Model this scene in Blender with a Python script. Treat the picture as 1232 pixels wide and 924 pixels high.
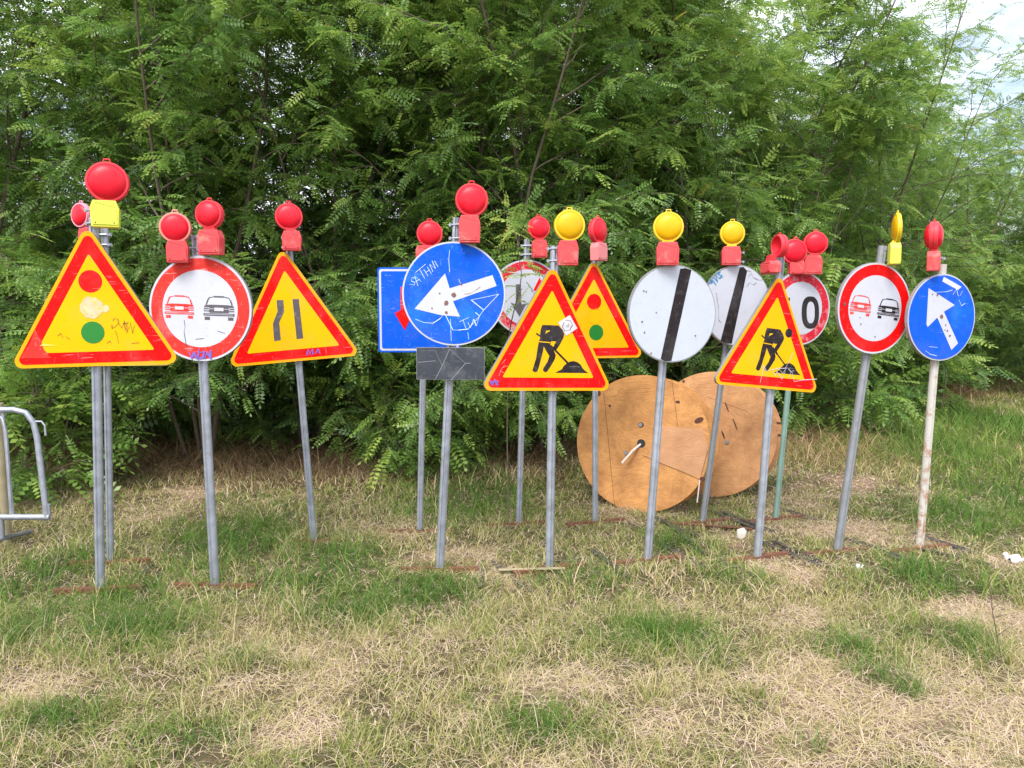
import bpy, math, random
import numpy as np
from mathutils import Vector, Matrix, Euler
R = math.radians
random.seed(7)
scene = bpy.context.scene
for o in list(bpy.data.objects):
    bpy.data.objects.remove(o)
col = scene.collection

# ------------------------------------------------------------------ camera
FPX, CX, CY = 930.0, 616.0, 462.0
PITCH = R(4.9)
CAM = Vector((0, 0, 1.6))
cd = bpy.data.cameras.new('camera')
cam = bpy.data.objects.new('camera', cd); col.objects.link(cam)
cam.location = CAM
cam.rotation_euler = (math.pi/2 - PITCH, 0, 0)
cd.sensor_width = 36.0; cd.lens = FPX/1232*36.0
cd.clip_start = 0.05; cd.clip_end = 2000
scene.camera = cam
RC = Euler((math.pi/2 - PITCH, 0, 0)).to_matrix()

# ------------------------------------------------------------------ world, sun, exposure
SUN_EL, SUN_AZ = R(54), R(200)      # azimuth clockwise from +Y: behind the camera, a little left
w = bpy.data.worlds.new('World'); scene.world = w; w.use_nodes = True
nt = w.node_tree; nt.nodes.clear()
def N(t, kind, **kw):
    n = t.nodes.new(kind)
    for k, v in kw.items(): setattr(n, k, v)
    return n
sky = N(nt, 'ShaderNodeTexSky', sky_type='NISHITA', sun_disc=False)
sky.sun_elevation = SUN_EL; sky.sun_rotation = SUN_AZ
sky.air_density = 1.0; sky.dust_density = 3.0; sky.ozone_density = 1.0
tc = N(nt, 'ShaderNodeTexCoord')
cn = N(nt, 'ShaderNodeTexNoise'); cn.inputs['Scale'].default_value = 2.6; cn.inputs['Detail'].default_value = 7; cn.inputs['Roughness'].default_value = .6
mp = N(nt, 'ShaderNodeMapping'); mp.inputs['Scale'].default_value = (1, 1, 2.5)
cr = N(nt, 'ShaderNodeValToRGB'); cr.color_ramp.elements[0].position = .36; cr.color_ramp.elements[1].position = .58
cr.color_ramp.elements[0].color = (.12, .12, .12, 1)
mx = N(nt, 'ShaderNodeMix', data_type='RGBA')
mx.inputs[7].default_value = (9.6, 9.9, 10.6, 1)
bg = N(nt, 'ShaderNodeBackground'); bg.inputs[1].default_value = 0.135
wo = N(nt, 'ShaderNodeOutputWorld')
L = nt.links.new
L(tc.outputs['Generated'], mp.inputs[0]); L(mp.outputs[0], cn.inputs[0]); L(cn.outputs[0], cr.inputs[0])
L(cr.outputs[0], mx.inputs[0]); L(sky.outputs[0], mx.inputs[6]); L(mx.outputs[2], bg.inputs[0]); L(bg.outputs[0], wo.inputs[0])
sd = bpy.data.lights.new('sun', 'SUN'); sd.energy = 2.6; sd.angle = R(28); sd.color = (1, .96, .9)
so = bpy.data.objects.new('sun', sd); col.objects.link(so)
sdir = Vector((math.sin(SUN_AZ)*math.cos(SUN_EL), math.cos(SUN_AZ)*math.cos(SUN_EL), math.sin(SUN_EL)))
so.rotation_euler = sdir.to_track_quat('Z', 'Y').to_euler(); so.location = (0, 0, 12)
vs = scene.view_settings
scene.display_settings.display_device = 'sRGB'
vs.view_transform = 'Standard'; vs.look = 'None'; vs.gamma = 1; vs.exposure = 0.8; vs.use_curve_mapping = False
scene.render.engine = 'CYCLES'
scene.cycles.max_bounces = 6; scene.cycles.transparent_max_bounces = 4
scene.cycles.diffuse_bounces = 3; scene.cycles.glossy_bounces = 2; scene.cycles.transmission_bounces = 3

# ------------------------------------------------------------------ photograph geometry -> world
def ray(px, py): return RC @ Vector(((px-CX)/FPX, -(py-CY)/FPX, -1))
def at(px, py, Y):
    d = ray(px, py); return CAM + d*(Y/d.y)
def ground(px, py):
    d = ray(px, py); return CAM + d*(-CAM.z/d.z)
def plane_hit(px, py, p0, n):
    d = ray(px, py); return CAM + d*((p0-CAM).dot(n)/d.dot(n))
def to_px(X, Y, Z):
    c, s = math.cos(PITCH), math.sin(PITCH)
    z = Z-1.6; dep = Y*c - z*s; up = Y*s + z*c
    return CX+FPX*X/dep, CY-FPX*up/dep

# ------------------------------------------------------------------ materials
def _k(c, k=.85): return tuple(x*k for x in c)
def mat(name, color, rough=.5, metal=0., spec=.5, var=0., vscale=8., bump=0., bscale=40., dirt=None, dirt_scale=5., dirt_amt=.5, scratch=None, scratch_amt=.6, coat=0., trans=0., wear=None):
    color = _k(color); dirt = _k(dirt) if dirt else None; scratch = _k(scratch) if scratch else None; wear = _k(wear) if wear else None
    m = bpy.data.materials.new(name); m.use_nodes = True
    t = m.node_tree; b = t.nodes['Principled BSDF']
    b.inputs['Roughness'].default_value = rough; b.inputs['Metallic'].default_value = metal
    b.inputs['Specular IOR Level'].default_value = spec
    b.inputs['Coat Weight'].default_value = coat
    if trans: b.inputs['Transmission Weight'].default_value = trans
    oc = N(t, 'ShaderNodeTexCoord'); oi = N(t, 'ShaderNodeObjectInfo')
    off = N(t, 'ShaderNodeVectorMath', operation='ADD'); t.links.new(oc.outputs['Object'], off.inputs[0])
    rn = N(t, 'ShaderNodeMath', operation='MULTIPLY'); rn.inputs[1].default_value = 37; t.links.new(oi.outputs['Random'], rn.inputs[0]); t.links.new(rn.outputs[0], off.inputs[1])
    vec = off.outputs[0]
    rgb = N(t, 'ShaderNodeRGB'); rgb.outputs[0].default_value = (*color, 1)
    cur = rgb.outputs[0]
    def noise(sc, det=5, rg=.6, mapping=None):
        n = N(t, 'ShaderNodeTexNoise'); n.inputs['Scale'].default_value = sc; n.inputs['Detail'].default_value = det; n.inputs['Roughness'].default_value = rg
        if mapping:
            mm = N(t, 'ShaderNodeMapping'); mm.inputs['Scale'].default_value = mapping[0]; mm.inputs['Rotation'].default_value = mapping[1]
            t.links.new(vec, mm.inputs[0]); t.links.new(mm.outputs[0], n.inputs[0])
        else: t.links.new(vec, n.inputs[0])
        return n.outputs[0]
    def ramp(src, a, b_):
        r = N(t, 'ShaderNodeMapRange'); r.inputs[1].default_value = a; r.inputs[2].default_value = b_; t.links.new(src, r.inputs[0]); return r.outputs[0]
    def mixc(f, c2, amt, typ='MIX'):
        nonlocal cur
        k = N(t, 'ShaderNodeMath', operation='MULTIPLY'); k.inputs[1].default_value = amt; t.links.new(f, k.inputs[0])
        q = N(t, 'ShaderNodeMix', data_type='RGBA', blend_type=typ); t.links.new(k.outputs[0], q.inputs[0]); t.links.new(cur, q.inputs[6]); q.inputs[7].default_value = (*c2, 1)
        cur = q.outputs[2]
    if var: mixc(ramp(noise(vscale), .35, .7), tuple(c*.45 for c in color), var)
    if dirt: mixc(ramp(noise(dirt_scale, 8, .7), .52, .68), dirt, dirt_amt)
    if scratch:
        mixc(ramp(noise(9, 4, .5, ((1, 1, 14), (0, .5, 0))), .66, .72), scratch, scratch_amt)
        mixc(ramp(noise(12, 3, .5, ((16, 1, 1), (0, -.35, 0))), .68, .73), scratch, scratch_amt*.8)
    if wear:      # chips and specks of its own shape
        mixc(ramp(noise(75, 2, .5), .70, .74), wear, .75); mixc(ramp(noise(33, 3, .7), .70, .73), wear, .6)
        mixc(ramp(noise(3.2, 6, .7), .50, .75), tuple(min(1, c*.55+.12) for c in color), .28)
    t.links.new(cur, b.inputs['Base Color'])
    if var:
        rr = N(t, 'ShaderNodeMapRange'); rr.inputs[3].default_value = max(.05, rough-.12); rr.inputs[4].default_value = min(1, rough+.18)
        t.links.new(noise(vscale*1.7), rr.inputs[0]); t.links.new(rr.outputs[0], b.inputs['Roughness'])
    if bump:
        bn = N(t, 'ShaderNodeBump'); bn.inputs['Strength'].default_value = bump; bn.inputs['Distance'].default_value = .01
        t.links.new(noise(bscale), bn.inputs['Height']); t.links.new(bn.outputs[0], b.inputs['Normal'])
    return m

M = {}
WH = (.58, .60, .69)
M['red'] = mat('sign_red', (.90, .004, .004), .45, spec=.12, var=.25, vscale=5, scratch=(.9, .35, .35), scratch_amt=.5, bump=.05, bscale=6, wear=(.45,.10,.08))
M['faded_red'] = mat('faded_sign_red', (.78, .04, .03), .45, spec=.15, var=.3, vscale=5, dirt=(.85, .3, .3), dirt_scale=4, dirt_amt=.4, scratch=(.9, .6, .6), scratch_amt=.6, wear=(.85,.45,.42))
M['worn_red'] = mat('worn_sign_red', (.68, .015, .04), .45, spec=.15, var=.3, vscale=5, dirt=(.85, .55, .55), dirt_scale=12, dirt_amt=.7, scratch=(.9, .7, .7), scratch_amt=.9, wear=(.85,.7,.7))
M['yellow'] = mat('sign_yellow', (.90, .50, .001), .45, spec=.12, var=.16, vscale=4, dirt=(.6, .4, .02), dirt_scale=14, dirt_amt=.25, wear=(.42,.26,.03))
M['orange_rim'] = mat('sign_rim_amber', (.92, .42, .004), .45, spec=.15, var=.2, vscale=20, wear=(.4,.2,.05))
M['pale_yellow'] = mat('pale_yellow', (.9, .72, .12), .4, var=.2)
M['white'] = mat('sign_white', WH, .38, var=.10, vscale=4, dirt=(.5, .49, .5), dirt_scale=16, dirt_amt=.3, scratch=(.35, .35, .42), scratch_amt=.25, wear=(.25,.24,.26))
M['white_clean'] = mat('sign_white_clean', (.55, .60, .69), .45, spec=.2, var=.06, vscale=3, dirt=(.4, .4, .4), dirt_scale=22, dirt_amt=.2, wear=(.3,.3,.33))
M['blue'] = mat('sign_blue', (.002, .105, .74), .42, spec=.12, var=.25, vscale=3, dirt=(.015, .24, .9), dirt_scale=3, dirt_amt=.6, scratch=(.35, .55, .95), scratch_amt=.5, wear=(.12,.35,.8))
M['black'] = mat('sign_black', (.02, .014, .016), .5, spec=.2, var=.3, dirt=(.2, .18, .2), dirt_scale=26, dirt_amt=.25, wear=(.16,.14,.15))
M['grey_black'] = mat('faded_black', (.09, .08, .09), .5, dirt=(.3, .3, .32), dirt_scale=26, dirt_amt=.5)
M['green'] = mat('sign_green', (.01, .22, .02), .4, var=.2)
M['rust_spot'] = mat('rust_spots', (.2, .1, .07), .8)
M['back'] = mat('sign_back_aluminium', (.42, .43, .45), .5, metal=.6, var=.3)
M['dark_plate'] = mat('dark_taped_plate', (.035, .042, .06), .4, var=.3, vscale=5, dirt=(.16, .17, .2), dirt_scale=9, dirt_amt=.6, scratch=(.3, .32, .36), scratch_amt=.5, wear=(.2,.21,.24))
M['steel'] = mat('galvanised_steel', (.50, .54, .62), .45, metal=.6, var=.6, vscale=14, dirt=(.28, .28, .3), dirt_scale=22, dirt_amt=.4)
M['steel_dark'] = mat('weathered_steel', (.33, .35, .38), .55, metal=.5, var=.35, vscale=14, dirt=(.2, .18, .16), dirt_scale=22, dirt_amt=.5)
M['steel_green'] = mat('greenish_steel', (.26, .42, .36), .55, metal=.35, var=.35, vscale=10, dirt=(.3, .3, .32), dirt_scale=12, dirt_amt=.5)
M['white_rusty'] = mat('white_painted_rusty_steel', (.55, .53, .49), .6, var=.1, vscale=10, dirt=(.34, .13, .04), dirt_scale=9, dirt_amt=1.2, scratch=(.25, .2, .17), scratch_amt=.9)
M['rust'] = mat('rusty_iron', (.20, .075, .042), .85, var=.6, vscale=20, dirt=(.10, .06, .045), dirt_scale=8, dirt_amt=.8, bump=.5, bscale=90)
M['dark_iron'] = mat('dark_iron', (.06, .055, .05), .8, var=.5, vscale=20, dirt=(.2, .09, .05), dirt_scale=9, dirt_amt=.6, bump=.4)
M['lens_red'] = mat('red_lens', (.84, .008, .028), .36, spec=.3, var=.25, vscale=6, dirt=(.75, .06, .10), dirt_scale=5, dirt_amt=.5, bump=.1, bscale=30)
M['rim_red'] = mat('red_lamp_rim', (.82, .05, .07), .45, spec=.3, var=.15, vscale=6)
M['rim_pink'] = mat('pink_lamp_rim', (.85, .32, .42), .4, var=.1)
M['rim_pale'] = mat('pale_lamp_rim', (.85, .28, .24), .4, var=.1)
M['lens_yellow'] = mat('yellow_lens', (.84, .47, .002), .36, spec=.3, var=.35, vscale=6, bump=.1, bscale=30)
M['rim_yellow'] = mat('yellow_lamp_rim', (.88, .60, .02), .35, var=.15)
M['box_red'] = mat('red_battery_box', (.80, .075, .085), .5, spec=.3, var=.2, vscale=6, dirt=(.62, .28, .24), dirt_scale=14, dirt_amt=.7, scratch=(.3, .1, .1), scratch_amt=.3, wear=(.5,.04,.05))
M['box_pink'] = mat('faded_battery_box', (.82, .25, .26), .5, var=.15, vscale=6)
M['box_lime'] = mat('lime_battery_box', (.80, .86, .08), .5, var=.12, vscale=6, scratch=(.3, .35, .05), scratch_amt=.4, wear=(.5,.5,.1))
M['plastic_hole_black'] = mat('black_plastic_and_hole_shade', (.02, .02, .02), .5)  # plastic bits, and the painted-in shade of the reels' hub holes
M['stone'] = mat('white_stone', (.62, .58, .5), .8, var=.3, vscale=20, bump=.4)
M['paper'] = mat('paper', (.8, .8, .8), .7, var=.1)
M['rope'] = mat('white_rod', (.75, .65, .62), .5)
M['sticker'] = mat('sticker_white', (.68, .66, .7), .4, dirt=(.2, .2, .24), dirt_scale=40, dirt_amt=.5)
M['grf_white'] = mat('marker_white', (.62, .78, .95), .5)
M['grf_dark'] = mat('marker_black', (.16, .08, .02), .5)
M['grf_blue'] = mat('marker_blue', (.02, .22, .5), .5)
M['grf_violet'] = mat('marker_violet', (.16, .12, .55), .5)
M['silver'] = mat('silver_smear', (.74, .60, .38), .5, spec=.1, dirt=(.86, .50, .01), dirt_scale=38, dirt_amt=1, var=.4, vscale=40)
M['bark'] = mat('bark', (.17, .13, .095), .9, var=.5, vscale=25, bump=.8, bscale=60)
M['bamboo'] = mat('weathered_wood', (.42, .36, .22), .8, var=.4, vscale=18)

def wood_mat(name, base, dark):
    m = bpy.data.materials.new(name); m.use_nodes = True; t = m.node_tree; b = t.nodes['Principled BSDF']; b.inputs['Roughness'].default_value = .62
    oc = N(t, 'ShaderNodeTexCoord')
    mm = N(t, 'ShaderNodeMapping'); mm.inputs['Scale'].default_value = (1.3, 1, 3.2); mm.inputs['Rotation'].default_value = (0, .5, 0)
    t.links.new(oc.outputs['Object'], mm.inputs[0])
    n0 = N(t, 'ShaderNodeTexNoise'); n0.inputs['Scale'].default_value = 1.6; n0.inputs['Detail'].default_value = 3; n0.inputs['Distortion'].default_value = 2.6
    t.links.new(mm.outputs[0], n0.inputs[0])
    # cathedral grain: rings of the noise field
    ml = N(t, 'ShaderNodeMath', operation='MULTIPLY'); ml.inputs[1].default_value = 16; t.links.new(n0.outputs[0], ml.inputs[0])
    fr = N(t, 'ShaderNodeMath', operation='PINGPONG'); fr.inputs[1].default_value = 1; t.links.new(ml.outputs[0], fr.inputs[0])
    n1 = N(t, 'ShaderNodeTexNoise'); n1.inputs['Scale'].default_value = 5; n1.inputs['Detail'].default_value = 6; n1.inputs['Roughness'].default_value = .65; t.links.new(oc.outputs['Object'], n1.inputs[0])
    q = N(t, 'ShaderNodeMix', data_type='RGBA'); q.inputs[6].default_value = (*base, 1); q.inputs[7].default_value = (*dark, 1)
    k = N(t, 'ShaderNodeMath', operation='MULTIPLY'); k.inputs[1].default_value = .32; t.links.new(fr.outputs[0], k.inputs[0]); t.links.new(k.outputs[0], q.inputs[0])
    r = N(t, 'ShaderNodeMapRange'); r.inputs[1].default_value = .40; r.inputs[2].default_value = .72; r.inputs[4].default_value = .85; t.links.new(n1.outputs[0], r.inputs[0])
    q2 = N(t, 'ShaderNodeMix', data_type='RGBA'); t.links.new(r.outputs[0], q2.inputs[0]); t.links.new(q.outputs[2], q2.inputs[6]); q2.inputs[7].default_value = (*dark, 1)
    t.links.new(q2.outputs[2], b.inputs['Base Color'])
    bn = N(t, 'ShaderNodeBump'); bn.inputs['Strength'].default_value = .25; bn.inputs['Distance'].default_value = .004; t.links.new(fr.outputs[0], bn.inputs['Height']); t.links.new(bn.outputs[0], b.inputs['Normal'])
    return m
M['plywood'] = wood_mat('plywood', (.60, .29, .09), (.27, .105, .028))
M['plywood_pale'] = wood_mat('pale_plywood', (.60, .31, .13), (.31, .135, .05))
M['knot'] = mat('dark_knot', (.10, .03, .02), .8)

def attr_mat(name, stops, rough=.5, transl=.35, spec=.4):
    """tint attribute (0..1) -> natural leaf or blade colour"""
    m = bpy.data.materials.new(name); m.use_nodes = True; t = m.node_tree; b = t.nodes['Principled BSDF']
    a = N(t, 'ShaderNodeAttribute', attribute_name='tint')
    r = N(t, 'ShaderNodeValToRGB'); cr = r.color_ramp
    while len(cr.elements) < len(stops): cr.elements.new(.5)
    for e, (p, c) in zip(cr.elements, stops): e.position = p; e.color = (*c, 1)
    t.links.new(a.outputs['Fac'], r.inputs[0]); t.links.new(r.outputs[0], b.inputs['Base Color'])
    b.inputs['Roughness'].default_value = rough; b.inputs['Specular IOR Level'].default_value = spec
    if transl:
        tr = N(t, 'ShaderNodeBsdfTranslucent'); t.links.new(r.outputs[0], tr.inputs[0])
        ms = N(t, 'ShaderNodeMixShader'); ms.inputs[0].default_value = transl
        t.links.new(b.outputs[0], ms.inputs[1]); t.links.new(tr.outputs[0], ms.inputs[2])
        t.links.new(ms.outputs[0], t.nodes['Material Output'].inputs[0])
    return m
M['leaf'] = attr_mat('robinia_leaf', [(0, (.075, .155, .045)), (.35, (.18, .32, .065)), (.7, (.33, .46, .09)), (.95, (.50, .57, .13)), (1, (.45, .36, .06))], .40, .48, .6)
M['blade'] = attr_mat('grass_blades', [(0, (.04, .10, .02)), (.25, (.115, .22, .035)), (.45, (.21, .26, .055)), (.62, (.39, .36, .13)), (.82, (.57, .47, .27)), (1, (.66, .51, .42))], .6, .25, .2)
M['brush'] = attr_mat('dry_brush', [(0, (.12, .07, .04)), (.5, (.27, .17, .09)), (1, (.48, .35, .20))], .8, .15, .1)

# ------------------------------------------------------------------ mesh helpers
class MB:
    def __init__(s): s.v = []; s.f = []; s.m = []; s.mats = []
    def mi(s, m):
        if m not in s.mats: s.mats.append(m)
        return s.mats.index(m)
    def add(s, vs, fs, m):
        k = len(s.v); s.v += [tuple(v) for v in vs]; i = s.mi(m)
        for f in fs: s.f.append([k+a for a in f]); s.m.append(i)
    def box(s, c, d, m, rot=None):
        c = Vector(c); vs = []
        for z in (-1, 1):
            for y in (-1, 1):
                for x in (-1, 1):
                    p = Vector((x*d[0]/2, y*d[1]/2, z*d[2]/2))
                    if rot: p = rot @ p
                    vs.append(c+p)
        s.add(vs, [(0, 2, 3, 1), (4, 5, 7, 6), (0, 1, 5, 4), (2, 6, 7, 3), (0, 4, 6, 2), (1, 3, 7, 5)], m)
    def tube(s, pts, r, m, seg=10, caps=True):
        pts = [Vector(p) for p in pts]; rs = r if isinstance(r, (list, tuple)) else [r]*len(pts)
        rings = []; up = None
        for i, p in enumerate(pts):
            d = (pts[min(i+1, len(pts)-1)]-pts[max(i-1, 0)]).normalized()
            if up is None: up = Vector((0, 0, 1)) if abs(d.z) < .9 else Vector((1, 0, 0))
            a = d.cross(up).normalized(); b = a.cross(d).normalized(); up = b
            rings.append([p+(a*math.cos(2*math.pi*k/seg)+b*math.sin(2*math.pi*k/seg))*rs[i] for k in range(seg)])
        vs = [q for rg in rings for q in rg]; fs = []
        for i in range(len(pts)-1):
            for k in range(seg):
                k2 = (k+1) % seg; fs.append((i*seg+k, i*seg+k2, (i+1)*seg+k2, (i+1)*seg+k))
        if caps: fs += [tuple(range(seg))[::-1], tuple((len(pts)-1)*seg+k for k in range(seg))]
        s.add(vs, fs, m)
    def poly(s, pts2, y, m):
        """flat polygon in the plate plane (x,z) facing -y"""
        s.add([(p[0], y, p[1]) for p in pts2], [tuple(range(len(pts2)))], m)
    def prism(s, pts2, y0, y1, m):
        n = len(pts2)
        s.add([(p[0], y0, p[1]) for p in pts2]+[(p[0], y1, p[1]) for p in pts2],
              [tuple(range(n))]+[tuple(range(2*n-1, n-1, -1))]+[(i, i+n, (i+1) % n+n, (i+1) % n) for i in range(n)], m)
    def ribbon(s, pts2, wd, y, m):
        """stroke of a marker or a symbol, in the plate plane"""
        pts = [Vector((p[0], p[1])) for p in pts2]
        for i in range(len(pts)-1):
            d = pts[i+1]-pts[i]
            if d.length < 1e-6: continue
            d.normalize(); n = Vector((-d.y, d.x))*wd/2*(.8+.35*math.sin(i*2.3+wd*900)); e = d*wd*.3
            a, b = pts[i]-e, pts[i+1]+e; yy = y-.00006*i
            s.add([(q.x, yy, q.y) for q in (a-n, b-n, b+n, a+n)], [(0, 1, 2, 3)], m)
    def lathe_y(s, prof, m, seg=32, c=(0, 0, 0)):
        """prof: (radius, y) turned about the Y axis"""
        vs = []; fs = []
        for r, y in prof:
            for k in range(seg):
                a = 2*math.pi*k/seg; vs.append((c[0]+r*math.cos(a), c[1]+y, c[2]+r*math.sin(a)))
        for i in range(len(prof)-1):
            for k in range(seg):
                k2 = (k+1) % seg; fs.append((i*seg+k, i*seg+k2, (i+1)*seg+k2, (i+1)*seg+k))
        s.add(vs, fs, m)
    def build(s, name, parent=None, mw=None, smooth=False, bevel=0):
        me = bpy.data.meshes.new(name); me.from_pydata(s.v, [], s.f)
        for m in s.mats: me.materials.append(m)
        me.polygons.foreach_set('material_index', s.m)
        if smooth:
            me.polygons.foreach_set('use_smooth', [True]*len(s.f))
        me.update(); me.validate()
        if smooth:
            try: me.set_sharp_from_angle(angle=R(38))
            except Exception: pass
        o = bpy.data.objects.new(name, me); col.objects.link(o)
        if parent: o.parent = parent
        if mw is not None: o.matrix_local = mw
        if bevel:
            b = o.modifiers.new('bevel', 'BEVEL'); b.width = bevel; b.segments = 2; b.limit_method = 'ANGLE'
        return o
def tag(o, label=None, cat=None, group=None, kind=None):
    if label: o['label'] = label
    if cat: o['category'] = cat
    if group: o['group'] = group
    if kind: o['kind'] = kind
    return o
def empty(name, loc, label, cat, group=None):
    o = bpy.data.objects.new(name, None); col.objects.link(o); o.location = loc; o.empty_display_size = .2
    return tag(o, label, cat, group)
def np_mesh(name, V, quads, mats, tint=None, smooth=False):
    """V (n,3), quads (m,4) as one mesh"""
    me = bpy.data.meshes.new(name); n, m = len(V), len(quads)
    me.vertices.add(n); me.vertices.foreach_set('co', np.ascontiguousarray(V, dtype=np.float32).ravel())
    me.loops.add(m*4); me.loops.foreach_set('vertex_index', np.ascontiguousarray(quads, dtype=np.int32).ravel())
    me.polygons.add(m); me.polygons.foreach_set('loop_start', np.arange(0, m*4, 4, dtype=np.int32))
    try: me.polygons.foreach_set('loop_total', np.full(m, 4, dtype=np.int32))
    except Exception: pass
    for k in mats: me.materials.append(k)
    if tint is not None:
        a = me.attributes.new('tint', 'FLOAT', 'POINT'); a.data.foreach_set('value', np.ascontiguousarray(tint, dtype=np.float32))
    if smooth: me.polygons.foreach_set('use_smooth', np.ones(m, dtype=bool))
    me.update(calc_edges=True)
    return me

# ------------------------------------------------------------------ 2-D value noise for ground patches
_rs = np.random.RandomState(3); _tab = _rs.rand(256, 256)
def vnoise(x, y, sc, ox=0.):
    x = np.asarray(x)*sc+50+ox; y = np.asarray(y)*sc+50+ox*.7
    xi = np.floor(x).astype(int); yi = np.floor(y).astype(int); fx = x-xi; fy = y-yi
    fx = fx*fx*(3-2*fx); fy = fy*fy*(3-2*fy)
    g = lambda a, b: _tab[a % 256, b % 256]
    return (g(xi, yi)*(1-fx)+g(xi+1, yi)*fx)*(1-fy)+(g(xi, yi+1)*(1-fx)+g(xi+1, yi+1)*fx)*fy
def fbm(x, y, sc, ox=0.): return .5*vnoise(x, y, sc, ox)+.3*vnoise(x, y, sc*2.1, ox+9)+.2*vnoise(x, y, sc*4.3, ox+21)
def bump_z(x, y):
    return (fbm(x, y, .8, 5)-.5)*.05*np.clip((np.asarray(y)-1.0)/2, 0, 1)

# ------------------------------------------------------------------ ground
def ground_sheet():
    xs = np.concatenate([[-300, -120, -50, -25], np.arange(-14, 20.01, .2), [30, 60, 150, 300]])
    ys = np.concatenate([[-60, -20, -5], np.arange(0, 26.01, .2), [32, 45, 80, 160, 500]])
    X, Y = np.meshgrid(xs, ys); Z = bump_z(X, Y)
    Z = np.where((Y > 26) | (X < -14) | (X > 20) | (Y < 0), 0, Z)
    V = np.stack([X.ravel(), Y.ravel(), Z.ravel()], 1); nx = len(xs)
    i, j = np.meshgrid(np.arange(nx-1), np.arange(len(ys)-1)); a = (j*nx+i).ravel()
    Q = np.stack([a, a+1, a+nx+1, a+nx], 1)
    m = bpy.data.materials.new('turf_soil'); m.use_nodes = True; t = m.node_tree; b = t.nodes['Principled BSDF']; b.inputs['Roughness'].default_value = .95; b.inputs['Specular IOR Level'].default_value = .1
    g = N(t, 'ShaderNodeNewGeometry')
    def nz(sc, det=6, rg=.65):
        n = N(t, 'ShaderNodeTexNoise'); n.inputs['Scale'].default_value = sc; n.inputs['Detail'].default_value = det; n.inputs['Roughness'].default_value = rg; t.links.new(g.outputs['Position'], n.inputs[0]); return n.outputs[0]
    def mix(f, c1, c2):
        q = N(t, 'ShaderNodeMix', data_type='RGBA'); t.links.new(f, q.inputs[0])
        for s_, c in ((6, c1), (7, c2)):
            if isinstance(c, tuple): q.inputs[s_].default_value = (*c, 1)
            else: t.links.new(c, q.inputs[s_])
        return q.outputs[2]
    def mr(src, a_, b_):
        r = N(t, 'ShaderNodeMapRange'); r.inputs[1].default_value = a_; r.inputs[2].default_value = b_; t.links.new(src, r.inputs[0]); return r.outputs[0]
    at_ = N(t, 'ShaderNodeAttribute', attribute_name='dry')
    c = mix(mr(nz(9), .35, .65), (.055, .06, .025), (.13, .10, .055))
    c2 = mix(mr(nz(30), .35, .7), (.42, .28, .215), (.19, .12, .085))
    c = mix(at_.outputs['Fac'], c, c2)
    c = mix(mr(nz(70, 4), .5, .75), c, (.11, .08, .05))
    t.links.new(c, b.inputs['Base Color'])
    bn = N(t, 'ShaderNodeBump'); bn.inputs['Strength'].default_value = .9; bn.inputs['Distance'].default_value = .03; t.links.new(nz(45), bn.inputs['Height']); t.links.new(bn.outputs[0], b.inputs['Normal'])
    me = np_mesh('ground', V, Q, [m], smooth=True)
    dry = dryness(V[:, 0], V[:, 1])
    a = me.attributes.new('dry', 'FLOAT', 'POINT'); a.data.foreach_set('value', dry.astype(np.float32))
    o = bpy.data.objects.new('ground', me); col.objects.link(o); tag(o, kind='structure')

# patches of the meadow, by where they lie on the ground (photo point, half-width, half-height -> metres)
def patch(px, py, rx, ry):
    c = ground(px, py); a = ground(px+rx, py); b = ground(px, py-ry); return (c.x, c.y, abs(a.x-c.x), abs(b.y-c.y))
LUSH = [patch(*p) for p in [(270, 665, 90, 40), (390, 690, 90, 40), (60, 690, 60, 40), (30, 760, 50, 40), (520, 720, 100, 28), (700, 700, 80, 22), (560, 600, 90, 30),
        (150, 760, 110, 26), (420, 740, 110, 22), (860, 800, 34, 12), (1090, 832, 38, 14), (1135, 880, 22, 12), (1020, 788, 44, 14), (1180, 795, 28, 14), (1100, 765, 30, 10), (905, 850, 22, 10), (980, 905, 24, 12), (800, 770, 80, 20), (300, 800, 60, 14), (60, 870, 70, 20), (230, 895, 60, 14),
        (1180, 510, 90, 30), (1080, 530, 80, 30), (1120, 700, 90, 26), (880, 700, 60, 18), (1150, 770, 45, 18), (1060, 820, 60, 20), (640, 885, 60, 22), (820, 660, 50, 14), (160, 720, 70, 25), (1200, 600, 60, 30), (1140, 620, 60, 26)]]
DRY = [patch(*p) for p in [(1150, 850, 110, 34), (1160, 905, 90, 26), (1215, 760, 40, 40), (1120, 850, 150, 50), (1010, 900, 120, 34), (960, 750, 80, 18), (1190, 740, 60, 22), (680, 825, 90, 18), (560, 870, 40, 12), (330, 890, 60, 16), (40, 835, 50, 12),
        (960, 690, 60, 14), (1210, 680, 50, 14), (850, 650, 60, 10), (1090, 700, 40, 8), (570, 665, 40, 10), (600, 690, 40, 8), (780, 880, 60, 22), (230, 590, 60, 7), (1060, 590, 60, 12), (70, 725, 70, 12), (1000, 640, 60, 10)]]
def blob(x, y, lst):
    s = np.zeros_like(np.asarray(x, dtype=float))
    for cx, cy, rx, ry in lst:
        d = ((x-cx)/rx)**2+((y-cy)/ry)**2; s = np.maximum(s, np.exp(-d*.9))
    return s
def dryness(x, y):
    d = blob(x, y, DRY)*.95-blob(x, y, LUSH)*.9+(fbm(x, y, 2.4, 3)-.53)*2.0+(vnoise(x, y, 7, 13)-.5)*.7
    return np.clip(d*1.3, 0, 1)
ground_sheet()

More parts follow.
